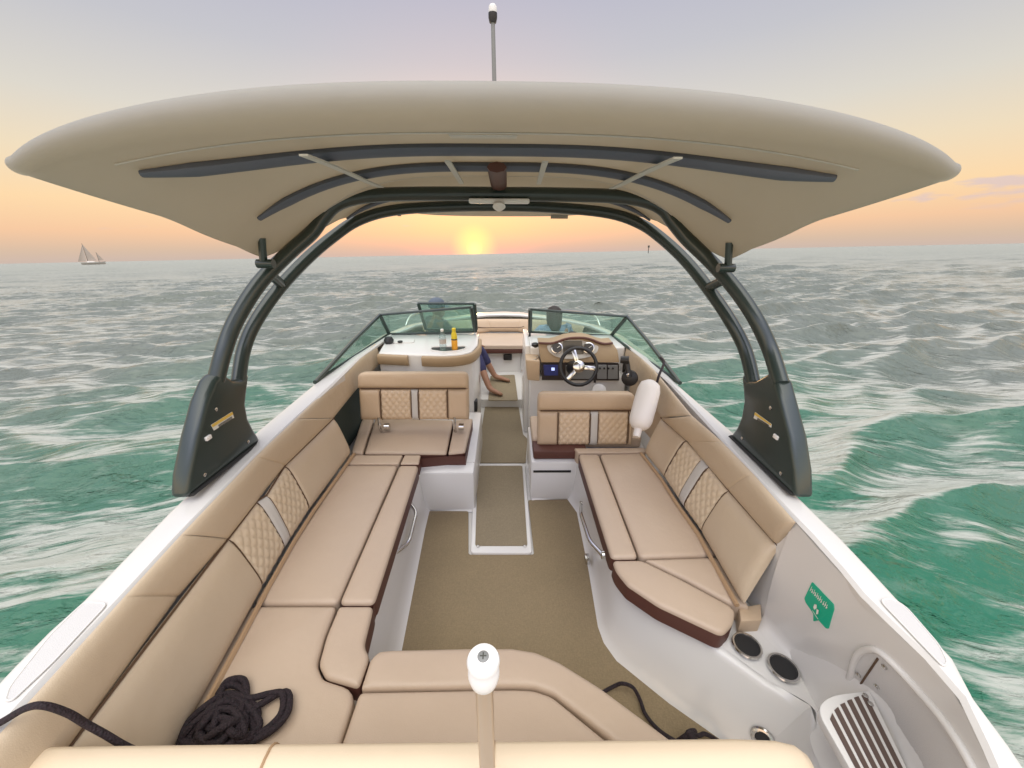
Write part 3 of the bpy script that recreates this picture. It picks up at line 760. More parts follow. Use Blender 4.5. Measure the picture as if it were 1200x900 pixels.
# steering wheel
wc = P(678, 429.5, y=3.27); wn = V((0.10, -1, .42)).normalized(); wa = wn.orthogonal().normalized(); wa = V((1, 0, 0)) - wn * wn.x; wa.normalize(); wb_ = wn.cross(wa)
R0 = .168
def wp(r, deg, h=0): return wc + (wa * math.cos(rad(deg)) + wb_ * math.sin(rad(deg))) * r + wn * h
if wb_.z < 0: wb_ = -wb_
b = MB(); b.tube([wp(R0, 360 * k / 48) for k in range(48)], .0165, 10, closed=True)
sw = b.build('steering_wheel', 'black', hc_)
b = MB(); b.tube([wc - wn * .02, wc - wn * .22], [.05, .07], 14); b.build('steering_column', 'black', sw)
for dg in (108, -8, 230):
    b = MB()
    b.prism([wp(.03, dg - 38, .005), wp(R0 - .01, dg - 7.5, .008), wp(R0 - .01, dg + 7.5, .008), wp(.03, dg + 38, .005)], -wn * .012); b.bevel(.004, 2)
    b.build('spoke', 'steel', sw)
b = MB(); b.lathe([(.055, 0), (.055, .014), (.045, .022), (.02, .026)], wc, wn, 24); b.build('hub', 'steel', sw)
b = MB(); b.tube([P(697, 436, y=3.35), P(697, 448, y=3.35)], [.008, .012], 8); b.build('tilt_lever', 'black', sw)
# throttle
b = MB(); tcn = P(738, 443, y=3.05); b.lathe([(.07, 0), (.066, .03), (.03, .045)], tcn, V((-.5, -1, .3)), 22); th_ = b.build('throttle', 'black', hc_)
b = MB(); b.tube([P(737, 442, y=3.0), P(736, 434, y=3.02), P(734, 424, y=3.05)], [.026, .022, .026], 10); b.tube([P(727, 421.5, y=3.05), P(737, 422, y=3.03)], [.03, .034], 12); b.build('throttle_lever', 'black', th_)
b = MB(); b.tube([P(736, 441, y=2.97), P(735, 439, y=2.97), P(737, 438, y=2.97)], .009, 8); b.build('throttle_trim', 'steel', th_)
b = MB(); cc = P(702, 458, y=3.43); b.lathe([(.07, 0), (.07, .008), (.055, .01)], cc, V((0, -1, .6)), 20); b.build('access_plate', 'gel', hc_)
# pillar and floor bulkhead beside the aisle on starboard
b = MB(); b.box((.225, 3.62, -.01), (.275, 4.25, .97)); b.bevel(.015, 3); b.build('aisle_pillar', 'gel', hc_)

# ---- windshield, two halves
def bar(pts, r, flat=.7, n=8):
    b = MB(); b.tube(pts, r, n); return b
def wshield(front, sidepts, label, lean_label=None):
    fl, fr, ftr, ftl = front          # bottom outer, bottom inner, top inner, top outer
    b = bar([fl, ftl], .020); b.tube([ftl, ftr], .013, 8); b.tube([fr, ftr], .022, 8); b.tube([fl, fr], .014, 8)
    sa, so = sidepts
    b.tube([sa, sa.lerp(ftl, .08), sa.lerp(ftl, .5) + V((0, 0, .012)), ftl], [.012, .016, .018, .018], 8); b.tube([sa, fl], .016, 8)
    fr_o = b.build('windshield', 'tower', boat); fr_o['label'] = label
    g = MB(); g.prism([fl, fr, ftr, ftl], (0, .005, 0)); g.build('glass_pane', 'glass', fr_o, smooth=False)
    g = MB(); mid = sa.lerp(ftl, .5) + V((0, 0, .012)); g.prism([sa, fl, ftl, mid], (.005, 0, 0)); g.build('glass_pane', 'glass', fr_o, smooth=False)
    return fr_o
yl = 4.06
wl_ = wshield((P(456, 391.5, y=yl), P(557, 388.5, y=yl), P(552, 360, y=yl - .14), P(445, 369, y=yl - .12)), (P(369, 448, z=1.0), 0), 'port half of the windshield')
wr_ = wshield((P(716, 393.5, y=yl), P(621, 389, y=yl), P(621.5, 362.5, y=yl - .14), P(735, 371, y=yl - .12)), (P(797, 449, z=1.0), 0), 'starboard half of the windshield')
# centre gate folded back against the port half
g0 = [P(499, 386, y=4.22), P(558, 386, y=4.22), P(556, 356, y=4.12), P(490, 355.5, y=4.12)]
b = MB(); b.tube([g0[0], g0[3]], .018, 8); b.tube([g0[3], g0[2]], .013, 8); b.tube([g0[1], g0[2]], .020, 8); b.tube([g0[0], g0[1]], .014, 8)
gate = b.build('windshield_gate', 'tower', boat)
b = MB(); b.prism(g0, (0, .005, 0)); b.build('glass_pane', 'glass', gate, smooth=False)
b = MB(); b.tube([P(621, 389, y=4.0), P(620, 402, y=4.0)], .012, 8); b.build('gate_stay', 'black', wr_)

# ---- bow
b = MB()
bowf = .10
b.grid([[V((x, y, bowf)) for x in (-.95, 0, .95)] for y in (4.22, 5.2)])
b.grid([[V((-.5, 4.22, z)), V((.5, 4.22, z))] for z in (-.01, .1)])
for sd in (-1, 1):
    b.grid([[V((sd * x, y, bowf)), V((sd * x, y, .40))] for x, y in ((.33, 4.26), (.33, 4.9), (.24, 5.12))])
    b.grid([[V((sd * x, y, .40)), V((sd * 1.15, y, .40))] for x, y in ((.33, 4.26), (.33, 4.9), (.24, 5.12))])
b.grid([[V((x, 5.14, z)) for x in (-.45, .45)] for z in (bowf, .42)])
b.build('bow_liner', 'gel', boat)
b = MB(); sp = P(595, 418.5, y=5.13); b.box((sp.x - .06, 5.10, sp.z - .04), (sp.x + .06, 5.145, sp.z + .045)); b.bevel(.012, 2); b.build('bow_speaker', 'black', boat)
b = MB(); b.box((-.5, 5.06, .40), (.5, 5.3, .47)); b.bevel(.015, 2); bs = b.build('bow_seat', 'brown', boat)
cushion('seat_cushion', [V((-.7, 5.06, .525)), V((.7, 5.06, .525)), V((.55, 5.68, .525)), V((-.55, 5.68, .525))], 'seat', bs, thick=.055)
for sd in (-1, 1):
    cushion('seat_cushion', [V((sd * .36, 4.28, .47)), V((sd * 1.12, 4.28, .47)), V((sd * 1.0, 5.0, .47)), V((sd * .36, 5.0, .47))], 'seat', bs, thick=.07)
bl = [(V((sd * x, y, .53)), V((sd * (x + .06), y + .07, zt))) for sd, x, y, zt in ((-1, 1.0, 4.75, .86), (-1, .80, 5.22, .79), (-1, .52, 5.58, .735), (-1, .2, 5.72, .715), (1, .2, 5.72, .715), (1, .52, 5.58, .735), (1, .80, 5.22, .79), (1, 1.0, 4.75, .86))]
for k in range(7): pad('back_pad', bl[k], bl[k + 1], 'leather', bs, side=V((0, 3.5, 1.5)), th=.04, seam=.1)
b = MB(); b.tube(catmull([V((-.42, 5.645, .665)), V((-.40, 5.62, .635)), V((-.3, 5.655, .615)), V((0, 5.67, .612)), V((.22, 5.665, .615)), V((.3, 5.63, .64))], 5), .006, 6); b.build('piping', 'seam', bs)
for sd in (-1, 1):
    b = MB(); b.tube(catmull([V((sd * 1.17, 4.55, .93)), V((sd * 1.12, 4.7, 1.02)), V((sd * .95, 5.15, .98)), V((sd * .72, 5.5, .90)), V((sd * .66, 5.62, .80))], 6), .013, 8)
    b.build('bow_rail', 'steel', boat)

# ---- arch tower
xt = 1.35
tower_parts = {}
def plate(px, sd, name):
    pts = [P(a, b_, x=sd * xt) for a, b_ in px]
    b = MB(); b.prism([p + V((sd * -.035, 0, 0)) for p in pts], (sd * .085, 0, 0)); b.bevel(.028, 4); return b
aftL = [(253, 447, None), (262, 412, 1.80), (276, 376, 1.90), (303, 333, 2.03), (338, 297, 2.17), (364, 274, 2.26), (377, 257, 2.30), (392, 241, 2.33), (416, 232, 2.35), (455, 228, 2.36), (520, 227, 2.36), (585, 227.5, 2.36)]
frL = [(279, 452, None), (285, 412, 1.98), (299, 378, 2.08), (327, 338, 2.24), (362, 301, 2.42), (392, 276, 2.56), (418, 259, 2.66), (452, 248, 2.72), (500, 243, 2.75), (585, 241, 2.75)]
aftR = [(915, 450, None), (903, 411, 1.80), (885, 373, 1.90), (861, 338, 2.03), (833, 307, 2.17), (806, 281, 2.26), (790, 262, 2.30), (777, 245, 2.33), (755, 235, 2.35), (720, 230, 2.36), (650, 228, 2.36), (585, 227.5, 2.36)]
frR = [(884, 455, None), (874, 412, 1.98), (857, 378, 2.08), (832, 341, 2.24), (804, 306, 2.42), (775, 279, 2.56), (750, 262, 2.66), (715, 250, 2.72), (660, 244, 2.75), (585, 241, 2.75)]
def tpts(lst, sd): return [P(a, b_, x=sd * xt) if y is None else P(a, b_, y=y) for a, b_, y in lst]
full_aft = tpts(aftL, -1) + list(reversed(tpts(aftR, 1)))[1:]
full_fr = tpts(frL, -1) + list(reversed(tpts(frR, 1)))[1:]
b = MB(); b.tube(catmull(full_aft, 5), .037, 12); tower = b.build('arch_tower', 'tower', boat)
b = MB(); b.tube(catmull(full_fr, 5), .034, 12); b.build('arch_tube', 'tower', tower)
legL = [(210, 586), (212, 556), (221, 512), (232, 470), (242, 446), (250, 436), (259, 440), (266, 445), (276, 445), (287, 436), (284, 456), (282, 474), (285, 490), (291, 502), (300, 516)]
legR = [(942, 585), (941, 552), (935, 512), (924, 470), (918, 447), (909, 436), (901, 441), (892, 446), (882, 446), (875, 437), (877, 456), (878, 470), (875, 488), (870, 500), (862, 511)]
for px, sd in ((legL, -1), (legR, 1)):
    leg = plate(px, sd, 'leg').build('arch_leg', 'tower', tower)
    foot = [P(a, b_, x=sd * xt) for a, b_ in ((px[0], px[-1]))]
    A, Bq = foot; dv = (Bq - A).normalized()
    b = MB(); b.tube([A + dv * .03 + V((0, 0, .004)), A.lerp(Bq, .5) + V((0, 0, .003)), Bq - dv * .005 + V((0, 0, .002))], .046, 12, flat=.22, up=V((0, 0, 1))); b.build('base_gasket', 'blackrub', tower)
    for fx, fz in ((.22, .05), (.8, .05), (.55, .30)):
        c = A.lerp(Bq, fx) + V((-sd * .036, 0, fz)); b = MB(); b.lathe([(.009, 0), (.009, .003), (.005, .005)], c, V((-sd, 0, 0)), 12); b.build('bolt', 'steel', tower)
    # warning sticker, facing inboard, with ruled print lines
    st = [(247.5, 498), (272, 482.5), (274.5, 489.5), (251, 504.5)] if sd < 0 else [(885, 483), (904, 497), (903.5, 501), (883, 490)]
    xx = sd * (xt - .036) - sd * .0025
    S = [P(a, b_, x=xx) for a, b_ in st]
    b = MB(); b.prism(S, (sd * .002, 0, 0)); stk = b.build('warning_sticker', 'paper', tower, smooth=False)
    S2 = [S[0], S[1], S[1].lerp(S[2], .42), S[0].lerp(S[3], .42)]
    off = V((-sd * .0015, 0, 0))
    b = MB(); b.prism([p + off for p in S2], off * -.5); b.build('sticker_header', 'yellow', stk, smooth=False)
    b = MB()
    for t in (.58, .72, .86):
        A, Bq = S[0].lerp(S[3], t), S[1].lerp(S[2], t)
        b.face([A.lerp(Bq, .22) + off * 1.4, A.lerp(Bq, .9) + off * 1.4, A.lerp(Bq, .9) + off * 1.4 + V((0, 0, -.003)), A.lerp(Bq, .22) + off * 1.4 + V((0, 0, -.003))])
    b.build('sticker_print', 'ink', stk, smooth=False)
    ck = (243.5, 513) if sd < 0 else (909, 512)
    c = P(*ck, x=xx); b = MB(); b.box((c.x - .004, c.y - .016, c.z - .010), (c.x + .008, c.y + .016, c.z + .010)); b.bevel(.003, 2); b.build('lamp_switch', 'white', tower)
    # brace between the two tubes and clamp that carries the canopy
    f_, a_ = (tpts(frL, -1), tpts(aftL, -1)) if sd < 0 else (tpts(frR, 1), tpts(aftR, 1))
    b = MB(); b.tube([a_[3].lerp(a_[4], .35), f_[3].lerp(f_[4], .1)], .026, 10); b.build('brace', 'tower', tower)
    c = P(309, 309, y=2.0) if sd < 0 else P(853, 314, y=2.0)
    b = MB(); b.tube([c + V((-sd * .05, 0, .0)), c + V((sd * .03, 0, 0))], .022, 10); b.tube([c, c + V((-sd * .02, .0, .12))], .018, 8); b.build('canopy_clamp', 'tower', tower)

# ---- canopy
def lerp_tab(tab, y):
    if y <= tab[0][0]: return tab[0][1]
    for (a, u), (b_, v) in zip(tab, tab[1:]):
        if y <= b_:
            t = (y - a) / (b_ - a); return u + (v - u) * t
    return tab[-1][1]
ZC = [(1.2, 2.338), (1.32, 2.342), (1.45, 2.347), (1.58, 2.350), (1.9, 2.335), (2.1, 2.325), (2.4, 2.31), (2.7, 2.245), (3.1, 2.125)]
ZS = [(1.2, 2.26), (1.26, 2.245), (1.32, 2.225), (1.45, 2.165), (1.61, 2.105), (1.8, 2.03), (2.0, 1.945), (2.2, 1.90), (3.1, 1.85)]
PW = [(1.2, 2.4), (1.5, 2.6), (2.0, 3.2), (2.6, 4.2), (3.1, 5.0)]
WT = [(1.2, 1.412), (1.26, 1.408), (1.32, 1.385), (1.45, 1.318), (1.61, 1.242), (2.0, 1.2), (3.1, 1.15)]
def sm(tab, y, k=.05): return sum(lerp_tab(tab, y + d * k) for d in (-2, -1, 0, 1, 2)) / 5
def can_z(x, y):
    u = min(1, abs(x) / sm(WT, y, .015)); zc = sm(ZC, y); zs_ = sm(ZS, y, .04); return zc - (zc - zs_) * u ** sm(PW, y)
rows = []; rows_t = []
NU, NT, NR = 72, 48, 9
us_ = [math.copysign(1 - (1 - abs(-1 + 2 * i / NU)) ** 1.35, -1 + 2 * i / NU) for i in range(NU + 1)]
def lip(u): return 1.30 + .035 * abs(u) ** 9, .058 - .030 * abs(u) ** 3     # start of the rolled trailing edge and its radius
for j in range(NR):
    ph = rad(125) * (1 - j / NR); row = []
    for u in us_:
        ya, r_ = lip(u); zb = can_z(sm(WT, ya - .1, .015) * u, ya)
        row.append(V((sm(WT, ya - r_ * math.sin(ph) - .05, .015) * u, ya - r_ * 1.5 * math.sin(ph), zb + r_ * (1 - math.cos(ph)))))
    rows.append(row)
for j in range(NT + 1):
    t = (j / NT) ** 1.15
    r1, r2 = [], []
    for u in us_:
        ya, r_ = lip(u); yf_ = 3.10 - 1.03 * abs(u) ** 3.2
        y = ya + (yf_ - ya) * t
        x = sm(WT, y - .05 * (1 - t), .015) * u
        z = can_z(x, y)
        if y > 1.60: z -= .010 * math.sin(math.pi * ((y - 1.60) / .32 % 1.0))     # cloth sags between the bows
        r1.append(V((x, y, z))); r2.append(V((x, y, z + .014 + r_ * 1.55 * math.exp(-t * 7))))
    rows.append(r1); rows_t.append(r2)
rows_t.insert(0, [V(p) for p in rows[0]])
b = MB(); b.grid([list(reversed(r)) for r in rows]); b.grid(rows_t)
def rim(a, c):
    b.grid([a, [p.lerp(q, .5) + (p - V((0, 2, p.z))).normalized() * .008 for p, q in zip(a, c)], c])
rim(rows[-1], rows_t[-1])
for e in (0, -1): rim([r[e] for r in rows[NR:]], [r[e] for r in rows_t[1:]])
can = b.build('canopy', 'canvas', boat, sharp=1.2)
def bow_line(y, w, dz=.022, ycurve=0.0):
    return [V((w * u, y - ycurve * u * u, can_z(w * u, y - ycurve * u * u) - dz)) for u in [i / 24 - 1 for i in range(49)]]
def bow(y, w, r, yc=0.0, nm='canopy_bow', dz=.02, m='bowtube'):
    ln = bow_line(y, w, dz, yc); b = MB(); b.tube(ln, [r * (.5 + .5 * min(1, min(i, 48 - i) / 3)) for i in range(49)], 10, flat=.55); return b.build(nm, m, can)
bow(1.61, 1.12, .040, .20, dz=.012)
bow(1.92, 1.05, .034, .05)
bow(2.62, .93, .022, .05)
for yy in (1.36, 2.28):
    ln = [V((x, yy, can_z(x, yy) - .003)) for x in [-1.15 + 2.3 * i / 40 for i in range(41)]]
    b = MB(); b.tube(ln, .003, 6); b.build('cloth_seam', 'strip', can)
# straps and lights below the cloth
def strap(pts, w, th, nm='strap', m='strap'):
    b = MB(); pts = [V(p) for p in pts]
    rows = []
    for i, p in enumerate(pts):
        t = (pts[min(i + 1, len(pts) - 1)] - pts[max(i - 1, 0)]).normalized(); s_ = t.cross(V((0, 0, 1))).normalized() * w
        rows.append([p - s_, p + s_, p + s_ + V((0, 0, -th)), p - s_ + V((0, 0, -th))])
    vs = b.grid(rows, close_u=True); b.cap(vs[0]); b.cap(vs[-1]); return b.build(nm, m, can)
def under(px0, px1, z0off, z1off, y0, y1, n=8):
    A, Bq = P(*px0, y=y0), P(*px1, y=y1)
    out = []
    for i in range(n + 1):
        p = A.lerp(Bq, i / n); out.append(V((p.x, p.y, can_z(p.x, p.y) - z0off)))
    return out
for a, c in (((352, 162), (446, 216)), ((798, 163), (717, 222))): strap(under(a, c, .045, .045, 1.36, 2.1), .014, .006)
for a, c in (((524, 181), (541, 217)), ((639, 182), (631, 222))): strap(under(a, c, .045, .045, 1.62, 2.2), .011, .006)
b = MB(); c = P(585, 236, y=2.33); b.box((c.x - .165, c.y - .03, c.z - .012), (c.x + .165, c.y + .03, c.z + .014)); b.bevel(.008, 2)
lt = b.build('courtesy_light', 'white', can)
b = MB(); b.lathe([(.03, 0), (.035, .015), (.02, .03), (.0, .034)], c - V((0, 0.03, .015)), V((0, -.6, -1)), 16); b.build('light_lens', 'white', lt)
b = MB(); c = P(583, 206, y=1.98); b.tube([V((c.x, 1.86, can_z(c.x, 1.86) - .03)), V((c.x, 2.3, can_z(c.x, 2.3) - .05))], .042, 8, flat=.5); b.build('wiring_sleeve', 'brown', can)
b = MB(); lb_ = [P(a, q, y=1.37) for a, q in ((526, 150), (606, 150), (606, 161), (526, 160))]
lb2 = [V((p.x, 1.36 + (0 if k < 2 else .05), can_z(p.x, 1.36 + (0 if k < 2 else .05)) - .007)) for k, p in enumerate(lb_)]
b.prism(lb2, (0, 0, -.003)); b.build('care_label', 'strap', can, smooth=False)
for tx, tw, th_ in ((469, 2, 5), (703, 2, 5), (655, 10, 4)):
    yt_ = 2.9
    for _k in range(6):
        xm = P(tx, 262, y=yt_).x; yt_ = 3.10 - 1.03 * min(1, abs(xm) / 1.16) ** 3.2 - .03
    a_, c_ = P(tx - tw, 262, y=yt_), P(tx + tw, 262, y=yt_); zt0 = can_z(xm, yt_) + .004; hh = th_ * 3.2 / 451
    b = MB(); b.box((a_.x, yt_ - .005, zt0 - hh - .01), (c_.x, yt_ + .002, zt0)); b.build('cloth_tab', 'canvas', can, smooth=False)
# anchor light on its staff above the canopy
bx = P(580, 95, y=1.30)
tp = P(577.5, 21, y=1.30)
b = MB(); b.tube([V((bx.x, 1.30, can_z(bx.x, 1.3) + .01)), V((tp.x, 1.30, tp.z))], [.0065, .0055], 10); al = b.build('anchor_light', 'greypanel', boat)
b = MB(); b.lathe([(.009, -.010), (.0115, .0), (.0115, .010)], V((tp.x, 1.30, tp.z)), n=16); b.build('light_collar', 'black', al)
b = MB(); b.lathe([(.010, .010), (.0112, .016), (.010, .024), (.005, .028)], V((tp.x, 1.30, tp.z)), n=16); b.build('light_lens', 'white', al)

# ---- small fittings
def rail(px, offs, sd, name='grab_rail'):
    pts = [P(*a, x=sd * o) for a, o in zip(px, offs)]
    b = MB(); b.tube(round_poly_open(pts, .04), .0115, 10)
    for e in (pts[0], pts[-1]): b.lathe([(.022, -.006), (.022, .008)], e, V((1, 0, 0)), 14)
    return b.build(name, 'steel', boat)
def round_poly_open(pts, r, seg=5):
    out = [pts[0]]
    for i in range(1, len(pts) - 1):
        a, b_, c = pts[i - 1], pts[i], pts[i + 1]; d1, d2 = (a - b_), (c - b_); ri = min(r, d1.length * .45, d2.length * .45)
        p, q = b_ + d1.normalized() * ri, b_ + d2.normalized() * ri
        out += [p * (1 - t) ** 2 + b_ * 2 * t * (1 - t) + q * t * t for t in [k / seg for k in range(seg + 1)]]
    return out + [pts[-1]]
def wallx(top, bot, py):   # x of the liner wall at a given fore-aft station
    return py
rail([(481, 591), (488, 600), (479, 636), (461, 650)], [.60, .55, .55, .60], -1)
rail([(681, 591), (681, 603), (691, 634), (706, 650)], [.565, .52, .52, .565], 1)
# cabinet outline behind the left rail
c = P(451, 716, x=-.60)
b = MB(); b.box((c.x - .005, c.y - .02, c.z - .005), (c.x + .03, c.y + .07, c.z + .04)); b.box((c.x - .0, c.y - .09, c.z - .03), (c.x + .02, c.y - .02, c.z + .02)); b.bevel(.006, 2); b.build('locker_latch', 'black', boat)
c = P(689, 655, x=.575); b = MB(); b.box((c.x - .02, c.y - .03, c.z - .02), (c.x + .01, c.y + .03, c.z + .02)); b.bevel(.005, 2); b.build('locker_latch', 'steel', boat)
for px in ((875, 757.5), (917.5, 783.5)):
    c = P(*px, z=.372)
    b = MB(); b.lathe([(.032, -.045), (.048, -.045), (.0505, -.003), (.060, .004), (.058, .012), (.051, .012), (.048, .005), (.044, -.03), (.010, -.036)], c, n=28)
    ch = b.build('cup_holder', 'steel', boat)
    b = MB(); b.lathe([(.030, 0), (.0485, .001)], c + V((0, 0, .006)), n=28); b.build('cup_well_shade', 'black', ch)  # flat black disc stands in for the shade inside the well
c, nn = on_liner((894, 864), .006); q1 = nn.orthogonal().normalized(); q2 = nn.cross(q1)
b = MB(); b.tube([c + (q1 * math.cos(q) + q2 * math.sin(q)) * .036 for q in [2 * math.pi * k / 24 for k in range(24)]], .010, 8, closed=True); dring = b.build('drain_ring', 'steel', boat)
b = MB(); b.lathe([(.030, -.004), (.030, .001)], c, nn, 20); b.build('drain_hole', 'blackrub', dring)
# boarding step on the starboard quarter
ST = .60
tr = [(962, 841), (960, 828), (968, 819), (980, 814), (1019, 809), (1075, 925), (1010, 925)]
top_ = round_poly(PL(tr, z=ST), [.03, .05, .05, .03, .01, .01, .01])
b = MB(); b.prism(top_, (0, 0, -.035)); b.bevel(.010, 3); step = b.build('boarding_step', 'gel', boat)
for k in range(6):
    t0, t1 = .03 + k * .163, .03 + k * .163 + .095
    A0, A1 = P(966, 834, z=ST).lerp(P(1017, 812, z=ST), t0), P(966, 834, z=ST).lerp(P(1017, 812, z=ST), t1)
    B0, B1 = P(1013, 924, z=ST).lerp(P(1073, 924, z=ST), t0), P(1013, 924, z=ST).lerp(P(1073, 924, z=ST), t1)
    ex = (.12, .035, .0, -.01, -.01, .0)[k]
    b = MB(); b.prism([p + V((0, 0, .003)) for p in (A0 + (B0 - A0) * ex, A1 + (B1 - A1) * ex * .5, B1, B0)], (0, 0, -.003)); b.build('tread_strip', 'tread', step, smooth=False)
# recess in the wall above the step
arc_px = [(p.x, p.y) for p in catmull([V((a, b_, 0)) for a, b_ in ((986, 811), (996, 796), (1001, 778), (1008, 765), (1019, 760.5), (1034, 765), (1062, 792), (1098, 833), (1122, 866), (1142, 900), (1156, 930))], 4)]
arc = [on_liner(p, .004)[0] for p in arc_px]
b = MB(); b.tube(arc, .011, 10); b.build('recess_rim', 'gel', boat)
lowpx = [(985 + (p[0] - 985) * .55, max(p[1], 813) + 4 + (p[0] - 985) * .35) for p in arc_px]
b = MB(); rows = []
for p, q in zip(arc_px, lowpx):
    rows.append([on_liner((p[0] * (1 - t) + q[0] * t, p[1] * (1 - t) + q[1] * t), .0035)[0] for t in (0, .25, .5, .75, 1)])
b.grid(rows); b.build('step_panel', 'gelgrey', boat)
b = MB(); b.tube([on_liner((1030 - 27 * t, 771 + 40 * t), .004)[0] for t in (0, .25, .5, .75, 1)], .0035, 6); b.build('panel_seam', 'seam', boat)
for px in ((1007, 790), (1038, 781), (1029, 804), (1014, 815.5), (1020, 825)):
    c, ax = on_liner(px, .004) if px[1] < 812 else (P(*px, z=ST + .003), V((0, 0, 1)))
    b = MB(); b.lathe([(.0085, -.004), (.0085, .003), (.004, .005)], c, ax, 12); b.build('screw', 'steel', step)
# green sticker on the side wall (speech-bubble outline; its small lettering cannot be read)
def on_wall(px, dx=0.0): return on_liner(px, dx)[0]
def round_px(px): return [(p.x, p.y) for p in round_poly([V((a, b_, 0)) for a, b_ in px], .9, 3)]
gs = [(952.5, 682), (977.5, 708), (978, 714), (971.5, 736.5), (968.5, 736), (960, 726.5), (954, 728), (954, 719), (945, 706), (943.5, 701)]
b = MB(); f0 = [on_wall(p, .0035) for p in round_px(gs)]; b.prism(f0, (.003, 0, 0)); gst = b.build('green_sticker', 'green', boat, smooth=False)
def sq(u, v): # sticker plane coordinates: u along the text, v downwards
    O, U, D = on_wall((952.5, 682), .005), on_wall((978, 709), .005), on_wall((943.5, 702), .005)
    return O + (U - O) * u + (D - O) * v
b = MB(); x = .07
for k, w_ in enumerate((.055, .06, .05, .065, .05, .055, .06, .05, 0, .06, .055, .06)):
    if w_:
        h0 = .16 + .05 * (k % 2); h1 = .42
        b.face([sq(x, h0), sq(x + w_ * .38, h0), sq(x + w_ * .38, h1), sq(x, h1)])
        b.face([sq(x + w_ * .4, h0 + .1), sq(x + w_ * .8, h0 + .1), sq(x + w_ * .8, h0 + .18), sq(x + w_ * .4, h0 + .18)])
    x += w_ + .016 + (.01 if not w_ else 0)
b.face([sq(.42, .72), sq(.50, .66), sq(.55, .78), sq(.50, .95), sq(.43, .90)]); b.face([sq(.56, .82), sq(.64, .78), sq(.68, .95), sq(.62, 1.05)])
b.face([sq(.45, 1.05), sq(.75, 1.13), sq(.75, 1.16), sq(.45, 1.08)])
b.build('sticker_print', 'paper', gst, smooth=False, recalc=False)
# stern pole with white knob
yp = .45
pt = P(567, 790, y=yp); base = V((pt.x, yp, .74))
b = MB(); b.tube([base, V((pt.x, yp, pt.z))], .0172, 18); pole = b.build('stern_pole', 'alu', boat)
cp = P(567, 765, y=yp)
h = (cp.z - pt.z)
b = MB(); b.lathe([(.018, -.035), (.026, -.028), (.0295, -.010), (.0285, .006), (.021, .018), (.021, .022)], V((pt.x, yp, pt.z + .012)), n=28); b.build('pole_globe', 'white', pole)
b = MB(); b.lathe([(.0215, .0), (.0300, .003), (.0305, .007), (.028, .012), (.012, .018)], V((pt.x, yp, pt.z + .033)), n=32); b.build('pole_cap', 'white', pole)
b = MB(); b.lathe([(.0105, 0), (.0105, .003), (.008, .0045)], V((pt.x, yp, pt.z + .049)), n=20); scw = b.build('cap_screw', 'greypanel', pole)
b = MB(); zt_ = pt.z + .0537
b.face([V((pt.x + a, yp + c, zt_)) for a, c in ((-.006, -.0012), (-.0012, -.0012), (-.0012, -.006), (.0012, -.006), (.0012, -.0012), (.006, -.0012), (.006, .0012), (.0012, .0012), (.0012, .006), (-.0012, .006), (-.0012, .0012), (-.006, .0012))])
b.build('screw_slot', 'ink', pole, smooth=False)

# ================================================================== LOOSE THINGS ABOARD
def rope_obj(pts, r, label, base, closed=False, n=6, extra=None):
    b = MB(); b.tube(catmull(pts, n, closed), r, 10, closed=closed)
    for e in (extra or []): b.tube(catmull(e, n), r, 10)
    o = b.build('rope', 'rope', None, base=base); return tag(o, label, 'rope', 'dark mooring ropes aboard')
# line over the port coaming
pts = [P(-40, 866, z=.945), P(0, 847, z=.96), P(30, 830, z=.985), P(52, 827, z=.985), P(80, 836, z=.93), P(100, 848, z=.87), P(122, 860, z=.82), P(150, 876, z=.76), P(185, 890, z=.66)]
rope_obj(pts, .0085, 'dark braided rope running over the port coaming and gunwale', pts[3] - V((0, 0, .011)))
# coil on the seat
c = P(268, 845, z=SEAT)
zc0 = SEAT + .03
coil = []
loops = [((222, 852), (246, 838), (262, 858), (240, 872), (212, 872), (226, 850)), ((262, 822), (282, 832), (276, 856), (252, 858), (240, 846), (250, 828)), ((236, 866), (262, 852), (290, 842), (296, 860), (270, 874), (240, 874)), ((330, 812), (338, 828), (325, 850), (300, 866), (270, 872), (250, 862)), ((252, 840), (262, 805), (275, 796), (288, 800), (290, 820), (280, 845)), ((262, 868), (240, 872), (215, 866), (222, 848), (245, 825), (268, 815)),
         ((292, 818), (315, 813), (330, 815), (328, 835), (305, 860), (275, 870)), ((255, 850), (258, 815), (272, 803), (284, 810), (282, 835), (262, 866)), ((240, 874), (212, 868), (228, 842), (258, 820), (285, 825), (302, 845)),
         ((295, 862), (270, 858), (262, 838), (275, 820), (296, 826), (302, 842)), ((290, 868), (262, 872), (232, 860), (245, 838), (270, 826), (286, 842)),
         ((276, 868), (250, 868), (230, 868), (240, 845), (262, 832), (282, 850)), ((240, 868), (236, 850), (252, 832), (274, 835), (284, 858), (262, 872)), ((222, 870), (232, 852), (255, 842), (276, 850), (270, 870), (240, 874))]
k = 0
for lp in loops:
    for q, (a, b_) in enumerate(lp):
        near = max(0, 1 - math.hypot(a - 258, b_ - 850) / 45)
        coil.append(P(a + random.uniform(-2, 2), b_ + random.uniform(-2, 2), z=zc0 + near * (.02 + .012 * (k % 7)) + random.uniform(0, .012))); k += 1
rope_obj(coil, .0115, 'heap of dark rope coiled loosely on the tan lounge cushion', V((c.x, c.y, SEAT)))
